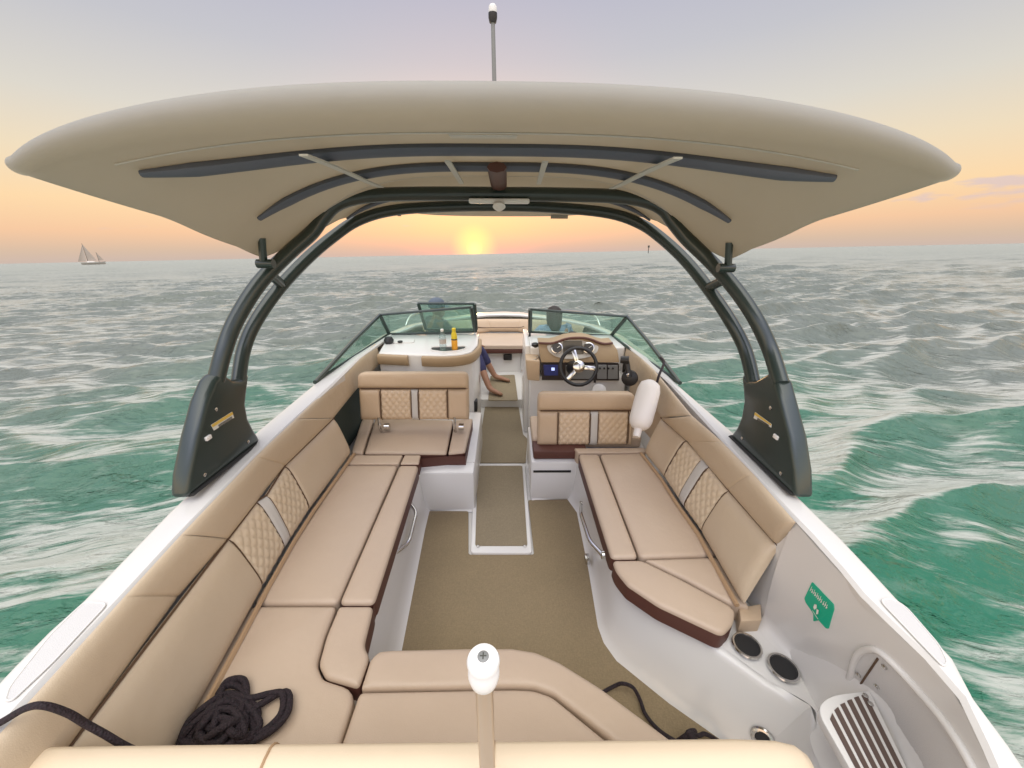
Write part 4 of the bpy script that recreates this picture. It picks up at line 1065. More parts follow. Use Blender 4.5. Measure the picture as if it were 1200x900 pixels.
# line on the floor beside the stern bench
pts = [P(700, 815, z=.018), P(720, 804, z=.03), P(730, 801, z=.06), P(742, 806, z=.06), P(750, 820, z=.02), P(757, 838, z=.018), P(775, 858, z=.018), P(805, 876, z=.018)]
rope_obj(pts, .0085, 'thin dark rope loop on the brown floor mat beside the bench front', pts[4] - V((0, 0, .02)))
pts = [P(a, b_, z=zz) for a, b_, zz in ((794, 868, .02), (803, 862, .05), (808, 857, .07), (815, 857, .06), (806, 866, .03), (800, 872, .05), (812, 868, .08), (806, 858, .10), (818, 862, .05), (826, 860, .05), (838, 866, .03), (845, 872, .02), (858, 880, .018), (835, 884, .02), (812, 876, .02), (800, 866, .06), (810, 862, .09), (820, 872, .03))]
rope_obj(pts, .0085, 'small dark rope tangle on the floor mat by the stern corner', pts[0] - V((0, 0, .02)))

# fender hanging inside the starboard coaming
A, Bq = P(763, 447, y=2.52), P(748, 503, y=2.30)
ax = (A - Bq).normalized(); Lf = (A - Bq).length; rf = .078
b = MB(); b.lathe([(.02, .0), (.045, .006), (.068, .03), (rf, .07), (rf + .002, Lf * .5), (rf, Lf - .07), (.066, Lf - .025), (.035, Lf), (.02, Lf + .004)], Bq, ax, 28)
fb = Bq - ax * .06
fen = b.build('boat_fender', 'fender', None, base=fb)
tag(fen, 'white cylindrical boat fender hanging beside the helm seat', 'fender')
def child(b, name, mat, parent, base):
    o = b.build(name, mat, None, base=base); mw = o.matrix_world.copy(); o.parent = parent; o.matrix_world = mw
    o.matrix_parent_inverse = Matrix.Identity(4); o.matrix_local = Matrix.Identity(4); return o
b = MB(); b.lathe([(.022, -.055), (.026, -.04), (.026, -.01), (.03, .004)], Bq, ax, 16); child(b, 'valve_end', 'fender', fen, fb)
b = MB(); b.tube(catmull([A + ax * .0 + V((.03, -.03, .0)), A + V((.05, .0, .05)), P(778, 425, y=2.75), P(774, 419, y=2.85)], 6), .009, 8); child(b, 'hanging_line', 'rope', fen, fb)

# bottles on the passenger console
zt = .96
c1 = P(519.5, 410.5, z=zt); c2 = P(533, 409.5, z=zt)
b = MB(); b.lathe([(.03, 0), (.033, .01), (.033, .06), (.031, .065), (.033, .07), (.033, .12), (.028, .15), (.014, .175), (.013, .19)], c1, n=20)
w = b.build('water_bottle', 'clear', None, base=c1); tag(w, 'clear plastic water bottle standing in the console tray', 'bottle', 'bottles on the passenger console')
b = MB(); b.lathe([(.0145, .186), (.0145, .205), (.012, .207)], c1, n=14); child(b, 'bottle_cap', 'white', w, c1)
b = MB(); b.lathe([(.0335, .07), (.0335, .115)], c1, n=20); child(b, 'bottle_label', 'strip', w, c1)
b = MB(); b.lathe([(0.0265, 0.0000), (0.0289, 0.0074), (0.0289, 0.0962), (0.0265, 0.0999)], c2, n=20)
w = b.build('juice_bottle', 'orange', None, base=c2); tag(w, 'yellow bottle with orange juice standing in the console tray', 'bottle', 'bottles on the passenger console')
b = MB(); b.lathe([(0.0281, 0.1073), (0.0289, 0.1184), (0.0257, 0.1480), (0.0172, 0.1739), (0.0164, 0.1850), (0.0179, 0.1865), (0.0179, 0.2072), (0.0148, 0.2087)], c2, n=20); child(b, 'bottle_top', 'yellowcap', w, c2)
b = MB(); b.lathe([(0.0292, 0.0977), (0.0292, 0.1088)], c2, n=20); child(b, 'bottle_band', 'ink', w, c2)

# ---- people in the bow (seen through the windshield)
def skinned(name, joints, bones, rads, mat, base, parent=None, sub=2):
    me = bpy.data.meshes.new(name); me.from_pydata([tuple(V(j) - base) for j in joints], bones, [])
    o = bpy.data.objects.new(name, me); COL.objects.link(o)
    md = o.modifiers.new('skin', 'SKIN'); md.use_smooth_shade = True
    sv = me.skin_vertices[0].data if me.skin_vertices else None
    if sv is None:
        bm = bmesh.new(); bm.from_mesh(me); bm.verts.layers.skin.verify(); bm.to_mesh(me); bm.free(); sv = me.skin_vertices[0].data
    for i, r in enumerate(rads):
        sv[i].radius = (r, r) if not isinstance(r, tuple) else r
        sv[i].use_root = (i == 0)
    s = o.modifiers.new('sub', 'SUBSURF'); s.levels = sub; s.render_levels = sub
    dg = bpy.context.evaluated_depsgraph_get(); dg.update()
    m2 = bpy.data.meshes.new_from_object(o.evaluated_get(dg)); m2.name = name
    for p in m2.polygons: p.use_smooth = True
    bpy.data.objects.remove(o); o = bpy.data.objects.new(name, m2); COL.objects.link(o)
    m2.materials.clear(); m2.materials.append(MT[mat])
    if parent: o.parent = parent
    else: o.matrix_world = M @ Matrix.Translation(base)
    return o
def head_mesh(c, fwd, s=1.0):
    """Head with brow, nose, chin and ears, as rings around a vertical axis."""
    fwd = V((fwd[0], fwd[1], 0)).normalized(); rt = V((fwd.y, -fwd.x, 0))
    prof = [(-.115, .03, .035, .03), (-.10, .052, .05, .03), (-.075, .065, .066, .024), (-.045, .072, .074, .014), (-.02, .074, .080, .008), (.01, .076, .086, 0), (.04, .077, .092, -.004), (.07, .072, .088, -.006), (.095, .056, .068, -.006), (.112, .032, .038, -.006), (.118, .006, .008, -.006)]
    b = MB(); rows = []
    for h, rx, ry, off in prof:
        row = []
        for k in range(28):
            a = 2 * math.pi * k / 28; f = math.cos(a); sd = math.sin(a)
            ff = ry * f + off
            if f > .95 and -.04 < h < .015: ff += .022 * (1 - abs(h + .02) / .035)          # nose
            if f > .9 and -.085 < h < -.06: ff += .006                                       # lips
            if .8 < f < .96 and .0 < h < .03: ff -= .006                                     # eye sockets
            row.append(V(c) + (fwd * ff + rt * (rx * sd) + V((0, 0, h))) * s)
        rows.append(row)
    vs = b.grid(rows, close_u=True); b.cap(vs[0]); b.cap(vs[-1])
    for sg in (-1, 1):
        b.lathe([(.008, -.006), (.022, -.004), (.024, .004), (.012, .008)], V(c) + (rt * sg * .078 + fwd * -.005 + V((0, 0, -.01))) * s, rt * sg, 10)
    return b
def seat_person(head, hip, fwd, shirt, legs, arms, label, hair_fn):
    base = V((hip.x, hip.y, hip.z - .1))
    fwd = V((fwd[0], fwd[1], 0)).normalized(); rt = V((fwd.y, -fwd.x, 0))
    neck = V(head) + V((0, 0, -.13)) - fwd * .02; chest = hip.lerp(neck, .68) - fwd * .01; belly = hip.lerp(neck, .32)
    J = [hip, belly, chest, neck, V(head) + V((0, 0, -.04))]; B = [(0, 1), (1, 2), (2, 3), (3, 4)]; R = [(.13, .11), (.125, .10), (.145, .10), .05, .055]
    for sg, (el, ha) in zip((-1, 1), arms):
        sh = chest + rt * sg * .17 + V((0, 0, .09)); i = len(J)
        J += [sh, V(el), V(ha)]; B += [(2, i), (i, i + 1), (i + 1, i + 2)]; R += [.058, .043, .03]
        d = (V(ha) - V(el)).normalized()
        for q, ln in ((-1.5, .075), (-.5, .09), (.5, .085), (1.5, .07)):
            j = len(J); J += [V(ha) + d * .06 + rt * q * .018, V(ha) + d * (.06 + ln) + rt * q * .019 + V((0, 0, -.02))]; B += [(i + 2, j), (j, j + 1)]; R += [.011, .008]
        j = len(J); J += [V(ha) + d * .035 - rt * sg * .04]; B += [(i + 2, j)]; R += [.011]
    for sg, (kn, an, toe) in zip((-1, 1), legs):
        i = len(J); J += [hip + rt * sg * .09 + fwd * .05, V(kn), V(an), V(toe)]; B += [(0, i), (i, i + 1), (i + 1, i + 2), (i + 2, i + 3)]; R += [.085, .058, .038, (.042, .022)]
    per = skinned('person', J, B, R, 'skin', base)
    tag(per, label, 'person')
    hd = head_mesh(head, fwd); child(hd, 'face', 'skin', per, base)
    # shirt: same trunk, a little fuller, with sleeves to the elbow
    Js = [hip + V((0, 0, .0)), belly, chest, neck - V((0, 0, .015))]; Bs = [(0, 1), (1, 2), (2, 3)]; Rs = [(.15, .125), (.142, .118), (.162, .118), .065]
    for sg, (el, ha) in zip((-1, 1), arms):
        sh = chest + rt * sg * .17 + V((0, 0, .09)); i = len(Js); Js += [sh, sh.lerp(V(el), .75)]; Bs += [(2, i), (i, i + 1)]; Rs += [.07, .058]
    s = skinned('shirt', Js, Bs, Rs, shirt, base); s.parent = per; s.matrix_local = Matrix.Identity(4)
    Jt = [hip]; Bt = []; Rt = [(.145, .12)]
    for sg, (kn, an, toe) in zip((-1, 1), legs):
        i = len(Jt); Jt += [hip + rt * sg * .09 + fwd * .05, V(kn), V(kn).lerp(V(an), .62)]; Bt += [(0, i), (i, i + 1), (i + 1, i + 2)]; Rt += [.098, .074, .058]
    t = skinned('trousers', Jt, Bt, Rt, 'navy', base); t.parent = per; t.matrix_local = Matrix.Identity(4)
    hair_fn(head, fwd, rt, per, base)
    return per
def cap_hair(head, fwd, rt, per, base):
    b = MB(); rows = []
    for h, r in ((.018, .094), (.05, .096), (.08, .088), (.105, .066), (.12, .034), (.125, .004)):
        rows.append([V(head) + V((0, 0, h)) + fwd * (r * 1.08 * math.cos(a) - .004) + rt * r * .93 * math.sin(a) for a in [2 * math.pi * k / 24 for k in range(24)]])
    vs = b.grid(rows, close_u=True); b.cap(vs[-1])
    brim = [[V(head) + V((0, 0, .022 - .012 * q)) + fwd * (.09 * math.cos(a) + q * .075 * math.cos(a)) + rt * (.085 + .01 * q) * math.sin(a) for a in [-1.1 + 2.2 * k / 12 for k in range(13)]] for q in (0, .5, 1)]
    b.grid(brim); child(b, 'cap', 'cap', per, base)
def long_hair(head, fwd, rt, per, base):
    b = MB(); rows = []
    for h, r, o in ((-.17, .055, -.05), (-.13, .078, -.042), (-.08, .094, -.032), (-.02, .100, -.022), (.05, .100, -.014), (.09, .086, -.010), (.115, .058, -.008), (.13, .02, -.008)):
        rows.append([V(head) + V((0, 0, h)) + fwd * (min(r * 1.08 * math.cos(a), .055 if h < .06 else 1) + o) + rt * r * .93 * math.sin(a) for a in [2 * math.pi * k / 24 for k in range(24)]])
    vs = b.grid(rows, close_u=True); b.cap(vs[0]); b.cap(vs[-1]); child(b, 'hair', 'hair', per, base)
hd = P(512, 361, y=4.55); hip = V((hd.x + .01, 4.62, .57))
seat_person(hd, hip, (.75, .65), 'shirtdark',
            [(P(561, 407, y=4.86), P(580, 441, z=.17), P(598, 446.5, z=.13)), (P(556, 409, y=4.70), P(574, 456, z=.17), P(589, 463, z=.13))],
            [((hd.x + .12, 4.88, .74), (hd.x + .33, 4.86, .66)), ((hd.x + .26, 4.50, .72), (-.35, 4.66, .66))],
            'person in a cap and navy trousers sitting barefoot in the port bow', cap_hair)
hd = P(649, 371, y=4.55); hip = V((hd.x + .01, 4.58, .55))
seat_person(hd, hip, (-.15, 1), 'shirtblue',
            [((hd.x - .12, 5.0, .56), (hd.x - .30, 5.03, .18), (hd.x - .33, 5.10, .13)), ((hd.x + .10, 5.0, .56), (hd.x - .13, 5.0, .18), (hd.x - .18, 5.09, .13))],
            [((hd.x - .27, 4.62, .70), (hd.x - .16, 4.84, .64)), ((hd.x + .27, 4.62, .70), (hd.x + .14, 4.84, .64))],
            'person with dark hair and pale blue top sitting in the starboard bow', long_hair)

# ================================================================== SEA
rng = np.random.default_rng(11)
def w2(px, py):     # point of the level sea under a photograph pixel
    d = Rw @ V(((px - 600) / F, (450 - py) / F, -1.0)); t = (SEA - CAM.z) / d.z; return CAM + d * t
waves = []
for lam, amp, n, spread in ((14, .030, 5, .4), (8, .030, 8, .45), (4.6, .038, 12, .42), (2.7, .036, 18, .45), (1.5, .030, 26, .5), (.85, .017, 30, .6), (.48, .007, 30, .8)):
    for k in range(n):
        L = lam * rng.uniform(.75, 1.3); th = rad(-78) + rng.normal(0, spread * .55)
        waves.append((2 * math.pi / L, th, amp * rng.uniform(.5, 1.3) * (2.2 / math.sqrt(n)), rng.uniform(0, 6.283), L))
def sea_mesh():
    nr, na = 560, 720
    r = np.concatenate([np.linspace(.9, 1.2, 2), 1.3 * (9000 / 1.3) ** (np.linspace(0, 1, nr - 2) ** 1.0)])
    # finer rings nearby
    a1 = np.linspace(1.2, 40, 300); a2 = np.concatenate([40 * 10 ** np.linspace(0, 1, 280)[1:], 400 * 30 ** np.linspace(0, 1, 50)[1:]])
    r = np.concatenate([a1 ** 1.0, a2]); nr = len(r)
    ang = np.concatenate([np.linspace(rad(-72), rad(72), 820), np.linspace(rad(72), rad(288), 61)[1:-1]])
    na = len(ang)
    Rg, Ag = np.meshgrid(r, ang, indexing='ij')
    X = CAM.x + Rg * np.sin(Ag); Y = -0.4 + Rg * np.cos(Ag)
    dr = np.gradient(r)[:, None]; da = Rg * rad(144) / 820
    res = np.maximum(dr, np.where(np.abs(Ag) <= rad(72.1), da, Rg * .063))
    Z = np.zeros_like(X); DX = np.zeros_like(X); DY = np.zeros_like(X)
    gust = 1 + .35 * np.sin(X * .11 + 1.3) * np.sin(Y * .083 + .4) + .2 * np.sin(X * .31 - Y * .17)
    for k, th, A, ph, L in waves:
        fade = np.clip((L / (res * 2.2) - 1), 0, 1)
        p = k * (X * math.cos(th) + Y * math.sin(th)) + ph
        Z += A * np.cos(p) * fade * gust; q = .95
        DX -= q * A * math.cos(th) * np.sin(p) * fade; DY -= q * A * math.sin(th) * np.sin(p) * fade
    Z /= 1 + (Rg / 220) ** 2
    # the boat's own wake: crests running out and aft in a vee
    ax_ = np.sqrt(X ** 2 + 6.0); fw_ = np.clip(1 - (Y - 4) / 10, 0, 1) * np.exp(-np.maximum(np.abs(X) - 3, 0) / 9)
    for L, A, sl_v, ph in ((4.2, .060, .42, .3), (2.6, .050, .36, 1.9), (1.7, .032, .48, 4.0), (3.3, .04, .30, 5.1)):
        k = 2 * math.pi / L; p = k * (Y + sl_v * ax_) + ph + .9 * np.sin(X * .5 + L) + .6 * np.sin(Y * .4)
        Z += A * np.cos(p) * fw_ * (.7 + .5 * np.sin(X * .9 + L * 3)); DY -= .8 * A * np.sin(p) * fw_
    # keep the water outside the hull
    hx = np.clip((np.abs(X) - 1.15) / .35, 0, 1); hy = np.clip((Y - 6.0) / .6, 0, 1); mask = np.maximum(hx, hy)
    Z = np.where(Z > 0, Z * (0.25 + .75 * mask), Z); Z -= (1 - mask) * .25
    X = X + DX; Y = Y + DY
    Z = Z + SEA
    co = np.stack([X, Y, Z], -1).reshape(-1, 3)
    i, j = np.meshgrid(np.arange(nr - 1), np.arange(na), indexing='ij')
    jn = (j + 1) % na
    f = np.stack([i * na + j, (i + 1) * na + j, (i + 1) * na + jn, i * na + jn], -1).reshape(-1, 4)
    me = bpy.data.meshes.new('sea_water')
    me.vertices.add(len(co)); me.vertices.foreach_set('co', co.ravel().astype(np.float32))
    me.loops.add(f.size); me.loops.foreach_set('vertex_index', f.ravel().astype(np.int32))
    me.polygons.add(len(f)); me.polygons.foreach_set('loop_start', np.arange(0, f.size, 4, dtype=np.int32)); me.polygons.foreach_set('loop_total', np.full(len(f), 4, np.int32))
    me.polygons.foreach_set('use_smooth', np.ones(len(f), bool))
    me.update(calc_edges=True); me.validate()
    # make normals point up
    if me.polygons[1000].normal.z < 0: me.flip_normals()
    o = bpy.data.objects.new('sea_water', me); COL.objects.link(o); o['kind'] = 'structure'
    return o
sea = sea_mesh()
def water_mat():
    m, n, l, b = new_mat('green_sea_water')
    b.inputs['IOR'].default_value = 1.333
    geo = n.new('ShaderNodeNewGeometry'); sp = n.new('ShaderNodeSeparateXYZ'); l.new(geo.outputs['Position'], sp.inputs[0])
    def mth(op, a, c=None, v=None):
        q = n.new('ShaderNodeMath'); q.operation = op; l.new(a, q.inputs[0])
        if c is not None: l.new(c, q.inputs[1])
        if v is not None: q.inputs[1].default_value = v
        return q.outputs[0]
    # coordinates along (u) and across (v) the ripples, which run out from the boat in a shallow vee
    ax = mth('SQRT', mth('ADD', mth('MULTIPLY', sp.outputs['X'], sp.outputs['X']), v=9.0))
    vv = mth('ADD', sp.outputs['Y'], mth('MULTIPLY', ax, v=.30))
    uu = sp.outputs['X']
    prev = None
    for su, sv, st, dist, ds in ((.45, 1.0, .8, .20, .5), (1.5, 3.6, 1.0, .085, .6), (4.0, 12.5, 1.0, .038, .3), (13, 26, .7, .011, .3)):
        cb = n.new('ShaderNodeCombineXYZ'); l.new(mth('MULTIPLY', uu, v=su), cb.inputs[0]); l.new(mth('MULTIPLY', vv, v=sv), cb.inputs[1]); l.new(mth('MULTIPLY', sp.outputs['Z'], v=su), cb.inputs[2])
        t = n.new('ShaderNodeTexNoise'); t.inputs['Scale'].default_value = 1; t.inputs['Detail'].default_value = 4; t.inputs['Roughness'].default_value = .55; t.inputs['Distortion'].default_value = ds
        l.new(cb.outputs[0], t.inputs['Vector'])
        bp = n.new('ShaderNodeBump'); bp.inputs['Strength'].default_value = st; bp.inputs['Distance'].default_value = dist
        # sharp little crests: fold the noise about its middle
        fold = mth('SUBTRACT', mth('MULTIPLY', t.outputs['Fac'], v=2.0), v=1.0); fold = mth('ABSOLUTE', fold)
        hh = mth('SUBTRACT', t.outputs['Fac'], mth('MULTIPLY', fold, v=.45))
        l.new(hh, bp.inputs['Height'])
        if prev: l.new(prev.outputs[0], bp.inputs['Normal'])
        prev = bp
    l.new(prev.outputs[0], b.inputs['Normal'])
    # green wash close to the hull; the grey further out paints in reflected sky
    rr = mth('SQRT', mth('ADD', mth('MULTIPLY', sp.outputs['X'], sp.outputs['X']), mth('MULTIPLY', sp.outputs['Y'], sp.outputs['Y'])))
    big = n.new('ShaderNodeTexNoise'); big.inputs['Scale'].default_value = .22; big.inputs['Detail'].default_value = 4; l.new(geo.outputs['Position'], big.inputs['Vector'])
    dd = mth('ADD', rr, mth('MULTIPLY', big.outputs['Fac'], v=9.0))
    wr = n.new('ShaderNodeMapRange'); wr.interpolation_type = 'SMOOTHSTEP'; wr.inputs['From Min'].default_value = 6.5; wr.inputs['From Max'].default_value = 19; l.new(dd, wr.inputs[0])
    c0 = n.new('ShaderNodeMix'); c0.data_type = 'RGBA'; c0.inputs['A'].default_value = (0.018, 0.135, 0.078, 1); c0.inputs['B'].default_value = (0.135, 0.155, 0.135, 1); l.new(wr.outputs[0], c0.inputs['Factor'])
    # thin pale streaks: foam and bubbles, with sky reflections painted in
    cb = n.new('ShaderNodeCombineXYZ'); l.new(mth('MULTIPLY', uu, v=.8), cb.inputs[0]); l.new(mth('MULTIPLY', vv, v=2.6), cb.inputs[1])
    t = n.new('ShaderNodeTexNoise'); t.inputs['Scale'].default_value = 1; t.inputs['Detail'].default_value = 9; t.inputs['Roughness'].default_value = .74; t.inputs['Distortion'].default_value = .35
    l.new(cb.outputs[0], t.inputs['Vector'])
    r = n.new('ShaderNodeValToRGB'); r.color_ramp.elements[0].position = .53; r.color_ramp.elements[0].color = (0, 0, 0, 1); r.color_ramp.elements[1].position = .76; r.color_ramp.elements[1].color = (.3, .3, .3, 1)
    l.new(t.outputs['Fac'], r.inputs[0])
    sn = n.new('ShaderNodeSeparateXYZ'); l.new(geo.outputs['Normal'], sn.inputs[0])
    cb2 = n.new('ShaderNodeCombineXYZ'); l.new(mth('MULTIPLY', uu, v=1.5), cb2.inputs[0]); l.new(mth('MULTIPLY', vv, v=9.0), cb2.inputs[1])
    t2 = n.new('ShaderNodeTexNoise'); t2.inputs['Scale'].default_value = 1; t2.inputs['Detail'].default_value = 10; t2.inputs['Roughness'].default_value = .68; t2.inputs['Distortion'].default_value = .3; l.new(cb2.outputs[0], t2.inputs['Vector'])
    # sky reflection painted as streaks, denser on wave backs, sparse on faces turned aft
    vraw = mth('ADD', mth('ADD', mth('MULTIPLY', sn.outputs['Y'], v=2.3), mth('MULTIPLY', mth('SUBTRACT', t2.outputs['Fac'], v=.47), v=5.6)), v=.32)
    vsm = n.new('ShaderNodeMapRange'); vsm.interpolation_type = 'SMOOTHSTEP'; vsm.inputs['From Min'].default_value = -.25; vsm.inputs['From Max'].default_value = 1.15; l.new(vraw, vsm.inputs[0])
    sky_sheen = mth('MULTIPLY', vsm.outputs[0], v=.82)
    foam_sheen = mth('MAXIMUM', r.outputs[0], sky_sheen)  # foam streaks and the painted sky reflection together
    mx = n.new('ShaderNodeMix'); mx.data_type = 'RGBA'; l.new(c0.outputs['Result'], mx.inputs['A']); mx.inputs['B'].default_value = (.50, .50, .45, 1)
    l.new(foam_sheen, mx.inputs['Factor']); l.new(mx.outputs['Result'], b.inputs['Base Color'])
    mr = n.new('ShaderNodeMapRange'); mr.inputs['To Min'].default_value = .10; mr.inputs['To Max'].default_value = .5
    l.new(foam_sheen, mr.inputs[0])
    # waves too small to model far out act as a rougher surface
    fr_ = n.new('ShaderNodeMapRange'); fr_.inputs['From Min'].default_value = 15; fr_.inputs['From Max'].default_value = 200; fr_.inputs['To Min'].default_value = 0; fr_.inputs['To Max'].default_value = .55; l.new(rr, fr_.inputs[0])
    l.new(mth('ADD', mr.outputs[0], fr_.outputs[0]), b.inputs['Roughness'])
    return m
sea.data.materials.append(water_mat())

# ---- far sailboat and channel marker
def far_point(px, py, dist):
    d = Rw @ V(((px - 600) / F, (450 - py) / F, -1.0)); d.z = 0; d.normalize(); return V((CAM.x + d.x * dist, CAM.y + d.y * dist, SEA)), d
pos, d = far_point(107, 306, 540)
rt = V((d.y, -d.x, 0))
sb = bpy.data.objects.new('sailboat', None); COL.objects.link(sb); sb.matrix_world = Matrix.Translation(pos) @ Matrix.Rotation(math.atan2(rt.y, rt.x), 4, 'Z')
tag(sb, 'distant two-masted sailboat under sail near the horizon', 'sailboat')
b = MB(); rows = []
for x, w_, zt_ in ((-7, .3, 2.2), (-6, 1.4, 2.0), (-2, 2.0, 1.8), (3, 1.9, 1.9), (7, .9, 2.3), (9, .1, 2.7)):
    rows.append([V((x, -w_, zt_)), V((x, -w_ * .9, .8)), V((x * .92, 0, -.6)), V((x, w_ * .9, .8)), V((x, w_, zt_))])
vs = b.grid(rows); b.grid([[r[0], r[-1]] for r in rows]); b.build('sail_hull', 'sailhull', sb)
b = MB(); b.box((-3, -1, 1.8), (2, 1, 2.9)); b.bevel(.2, 2); b.build('cabin', 'white', sb)
b = MB(); b.tube([V((-2.2, 0, 1.5)), V((-2.2, 0, 18.5))], [.18, .1], 8); b.build('mast', 'ink', sb)
b = MB(); b.tube([V((5.0, 0, 1.5)), V((4.9, 0, 11))], [.15, .08], 8); b.build('mast', 'ink', sb)
def sail(p, name):
    b = MB(); A, B_, C_s = [V(q) for q in p]; rows = []
    for i in range(9):
        t = i / 8; l_, r_ = A.lerp(C_s, t), B_.lerp(C_s, t)
        rows.append([l_.lerp(r_, s / 6) + V((0, .6 * math.sin(math.pi * s / 6) * (1 - t), 0)) for s in range(7)])
    b.grid(rows); o = b.build(name, 'sail', sb); return o
sail([(-8.5, 0, 2.8), (-3.0, 0, 3.0), (-2.3, 0, 17)], 'jib_sail'); sail([(-2.1, 0, 3.4), (3.6, 0, 3.6), (-2.1, 0, 18)], 'main_sail'); sail([(5.1, 0, 3.4), (8.4, 0, 3.8), (5.0, 0, 10.6)], 'mizzen_sail')
pos, d = far_point(760, 292, 420)
cm = bpy.data.objects.new('channel_marker', None); COL.objects.link(cm); cm.matrix_world = Matrix.Translation(pos)
tag(cm, 'tiny dark channel marker pole standing on the horizon', 'marker')
b = MB(); b.tube([V((0, 0, -2)), V((0, 0, 7))], .35, 8); b.build('marker_pole', 'ink', cm)
b = MB(); b.box((-.9, -.1, 5.2), (.9, .1, 7.2)); b.build('marker_board', 'ink', cm, smooth=False)

# ================================================================== SKY, SUN, CAMERA
sund = (Rw @ V(((556 - 600) / F, (450 - 291) / F, -1.0))).normalized()
elev = max(math.asin(sund.z), rad(0.6)); az = math.atan2(sund.x, sund.y)
w = bpy.data.worlds.new('World'); SC.world = w; w.use_nodes = True
n, l = w.node_tree.nodes, w.node_tree.links
for q in list(n): n.remove(q)
out = n.new('ShaderNodeOutputWorld'); bg = n.new('ShaderNodeBackground'); bg2 = n.new('ShaderNodeBackground'); add = n.new('ShaderNodeAddShader')
sky = n.new('ShaderNodeTexSky'); sky.sky_type = 'NISHITA'; sky.sun_disc = False; sky.sun_elevation = elev; sky.sun_rotation = az; sky.dust_density = 3; sky.air_density = 1.2
l.new(sky.outputs[0], bg2.inputs['Color']); bg2.inputs['Strength'].default_value = .05
tc = n.new('ShaderNodeTexCoord'); nz = n.new('ShaderNodeVectorMath'); nz.operation = 'NORMALIZE'; l.new(tc.outputs['Generated'], nz.inputs[0])
sep = n.new('ShaderNodeSeparateXYZ'); l.new(nz.outputs[0], sep.inputs[0])
def lin(c): return tuple(((v / 255 + .055) / 1.055) ** 2.4 if v > 10 else v / 255 / 12.92 for v in c)
ramp = n.new('ShaderNodeValToRGB')
stops = [(0.0, (196, 176, 164)), (.018, (205, 180, 158)), (.05, (228, 188, 154)), (.10, (233, 201, 160)), (.17, (220, 203, 176)), (.25, (202, 197, 188)), (.36, (180, 180, 187)), (.52, (161, 162, 185)), (.60, (160, 162, 189)), (.78, (180, 178, 174))]
els = ramp.color_ramp.elements
while len(els) < len(stops): els.new(.5)
for e, (p, c) in zip(els, stops): e.position = p; e.color = (*lin(c), 1)
l.new(sep.outputs['Z'], ramp.inputs[0])
# high overhead, out of view, the sky is boosted as added fill light
ov = n.new('ShaderNodeMapRange'); ov.inputs['From Min'].default_value = .50; ov.inputs['From Max'].default_value = .85; ov.inputs['To Min'].default_value = .86; ov.inputs['To Max'].default_value = 3.1
l.new(sep.outputs['Z'], ov.inputs[0])
# glow round the sun
dt = n.new('ShaderNodeVectorMath'); dt.operation = 'DOT_PRODUCT'; l.new(nz.outputs[0], dt.inputs[0]); dt.inputs[1].default_value = sund
def glow(a0, a1, col, pw):
    mr = n.new('ShaderNodeMapRange'); mr.inputs['From Min'].default_value = math.cos(rad(a1)); mr.inputs['From Max'].default_value = math.cos(rad(a0)); l.new(dt.outputs['Value'], mr.inputs[0])
    p = n.new('ShaderNodeMath'); p.operation = 'POWER'; p.inputs[1].default_value = pw; l.new(mr.outputs[0], p.inputs[0])
    v = n.new('ShaderNodeMix'); v.data_type = 'RGBA'; v.inputs['A'].default_value = (0, 0, 0, 1); v.inputs['B'].default_value = (*col, 1); l.new(p.outputs[0], v.inputs['Factor'])
    return v.outputs['Result']
bk = n.new('ShaderNodeMapRange'); bk.inputs['From Min'].default_value = .1; bk.inputs['From Max'].default_value = -.8; bk.inputs['To Min'].default_value = 1.0; bk.inputs['To Max'].default_value = 2.7  # sky behind the camera boosted too, added fill for the boat
l.new(sep.outputs['Y'], bk.inputs[0])
om = n.new('ShaderNodeMath'); om.operation = 'MULTIPLY'; l.new(ov.outputs[0], om.inputs[0]); l.new(bk.outputs[0], om.inputs[1])
cur = n.new('ShaderNodeVectorMath'); cur.operation = 'SCALE'; l.new(ramp.outputs[0], cur.inputs[0]); l.new(om.outputs[0], cur.inputs['Scale'])
cur = cur.outputs[0]
for g in (glow(0, 30, (.11, .02, -.10), 1.8), glow(0, 11, (.24, .02, -.17), 1.8), glow(0, 3.6, (.28, .30, -.10), 1.8), glow(0, 1.2, (.35, .45, .05), 1.5)):
    a = n.new('ShaderNodeVectorMath'); a.operation = 'ADD'; l.new(cur, a.inputs[0]); l.new(g, a.inputs[1]); cur = a.outputs[0]
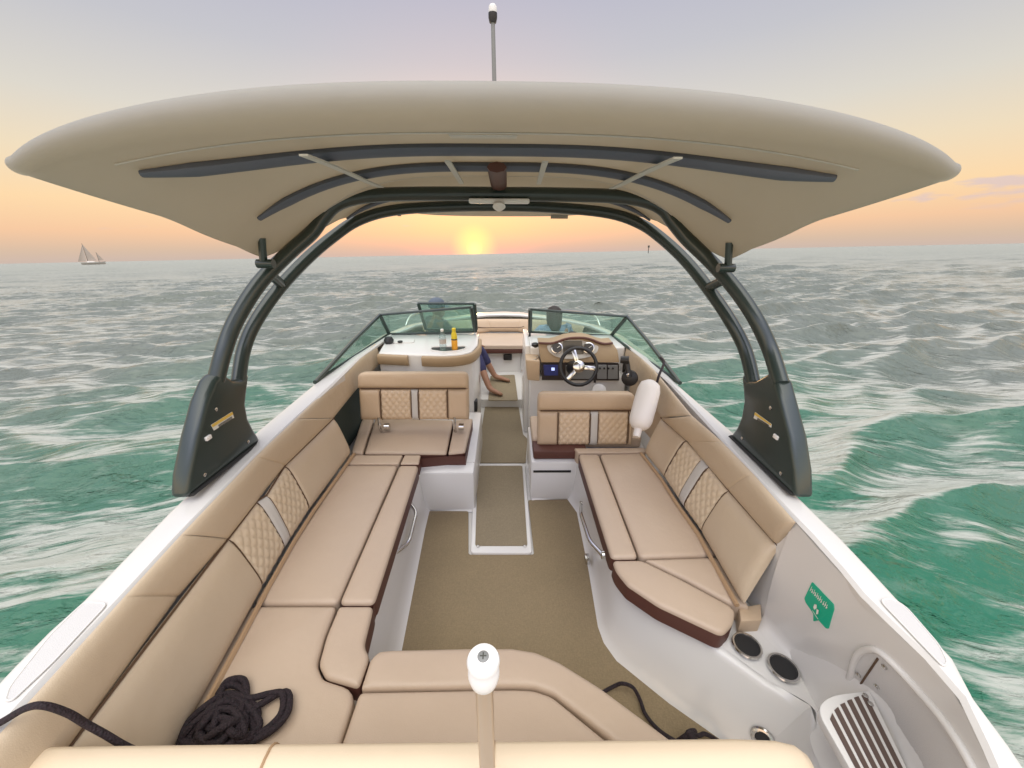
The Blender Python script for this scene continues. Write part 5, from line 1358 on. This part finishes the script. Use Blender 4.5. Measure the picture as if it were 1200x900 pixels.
# low bank of small grey-mauve clouds
mp = n.new('ShaderNodeMapping'); mp.inputs['Scale'].default_value = (5, 5, 26); mp.inputs['Location'].default_value = (.35, .1, .2); l.new(nz.outputs[0], mp.inputs[0])
cn = n.new('ShaderNodeTexNoise'); cn.inputs['Scale'].default_value = 1.6; cn.inputs['Detail'].default_value = 6; l.new(mp.outputs[0], cn.inputs['Vector'])
cr_ = n.new('ShaderNodeValToRGB'); cr_.color_ramp.elements[0].position = .60; cr_.color_ramp.elements[1].position = .68; l.new(cn.outputs['Fac'], cr_.inputs[0])
bd = n.new('ShaderNodeValToRGB'); be = bd.color_ramp.elements
while len(be) < 4: be.new(.5)
for e, (p, v) in zip(be, ((.045, 0), (.075, 1), (.10, 1), (.13, 0))): e.position = p; e.color = (v, v, v, 1)
l.new(sep.outputs['Z'], bd.inputs[0])
mm = n.new('ShaderNodeMath'); mm.operation = 'MULTIPLY'; l.new(cr_.outputs[0], mm.inputs[0]); l.new(bd.outputs[0], mm.inputs[1])
m2 = n.new('ShaderNodeMath'); m2.operation = 'MULTIPLY'; m2.inputs[1].default_value = .75; l.new(mm.outputs[0], m2.inputs[0])
cm_ = n.new('ShaderNodeMix'); cm_.data_type = 'RGBA'; l.new(m2.outputs[0], cm_.inputs['Factor']); l.new(cur, cm_.inputs['A']); cm_.inputs['B'].default_value = (*lin((188, 172, 176)), 1)
l.new(cm_.outputs['Result'], bg.inputs['Color']); bg.inputs['Strength'].default_value = 1.0
l.new(bg.outputs[0], add.inputs[0]); l.new(bg2.outputs[0], add.inputs[1]); l.new(add.outputs[0], out.inputs['Surface'])

sl_ = bpy.data.lights.new('sun', 'SUN'); sl_.energy = 0.15; sl_.angle = rad(.6); sl_.color = (1, .62, .30)
so = bpy.data.objects.new('sun', sl_); COL.objects.link(so)
sd_ = V((math.sin(az) * math.cos(elev), math.cos(az) * math.cos(elev), math.sin(elev)))
so.rotation_euler = sd_.to_track_quat('Z', 'Y').to_euler()

cd = bpy.data.cameras.new('camera'); co = bpy.data.objects.new('camera', cd); COL.objects.link(co)
cd.sensor_width = 36; cd.sensor_fit = 'HORIZONTAL'; cd.lens = 36 * F / 1200; cd.clip_start = .05; cd.clip_end = 40000
co.matrix_world = Matrix.Translation(CAM) @ Rw.to_4x4()
SC.camera = co
SC.view_settings.view_transform = 'Standard'; SC.view_settings.look = 'None'; SC.view_settings.exposure = 0.4; SC.view_settings.gamma = 1
SC.view_settings.use_curve_mapping = False
SC.cycles.use_denoising = True
SC.cycles.max_bounces = 8; SC.cycles.transparent_max_bounces = 12
SC.cycles.caustics_reflective = False; SC.cycles.caustics_refractive = False
SC.cycles.sample_clamp_indirect = 6
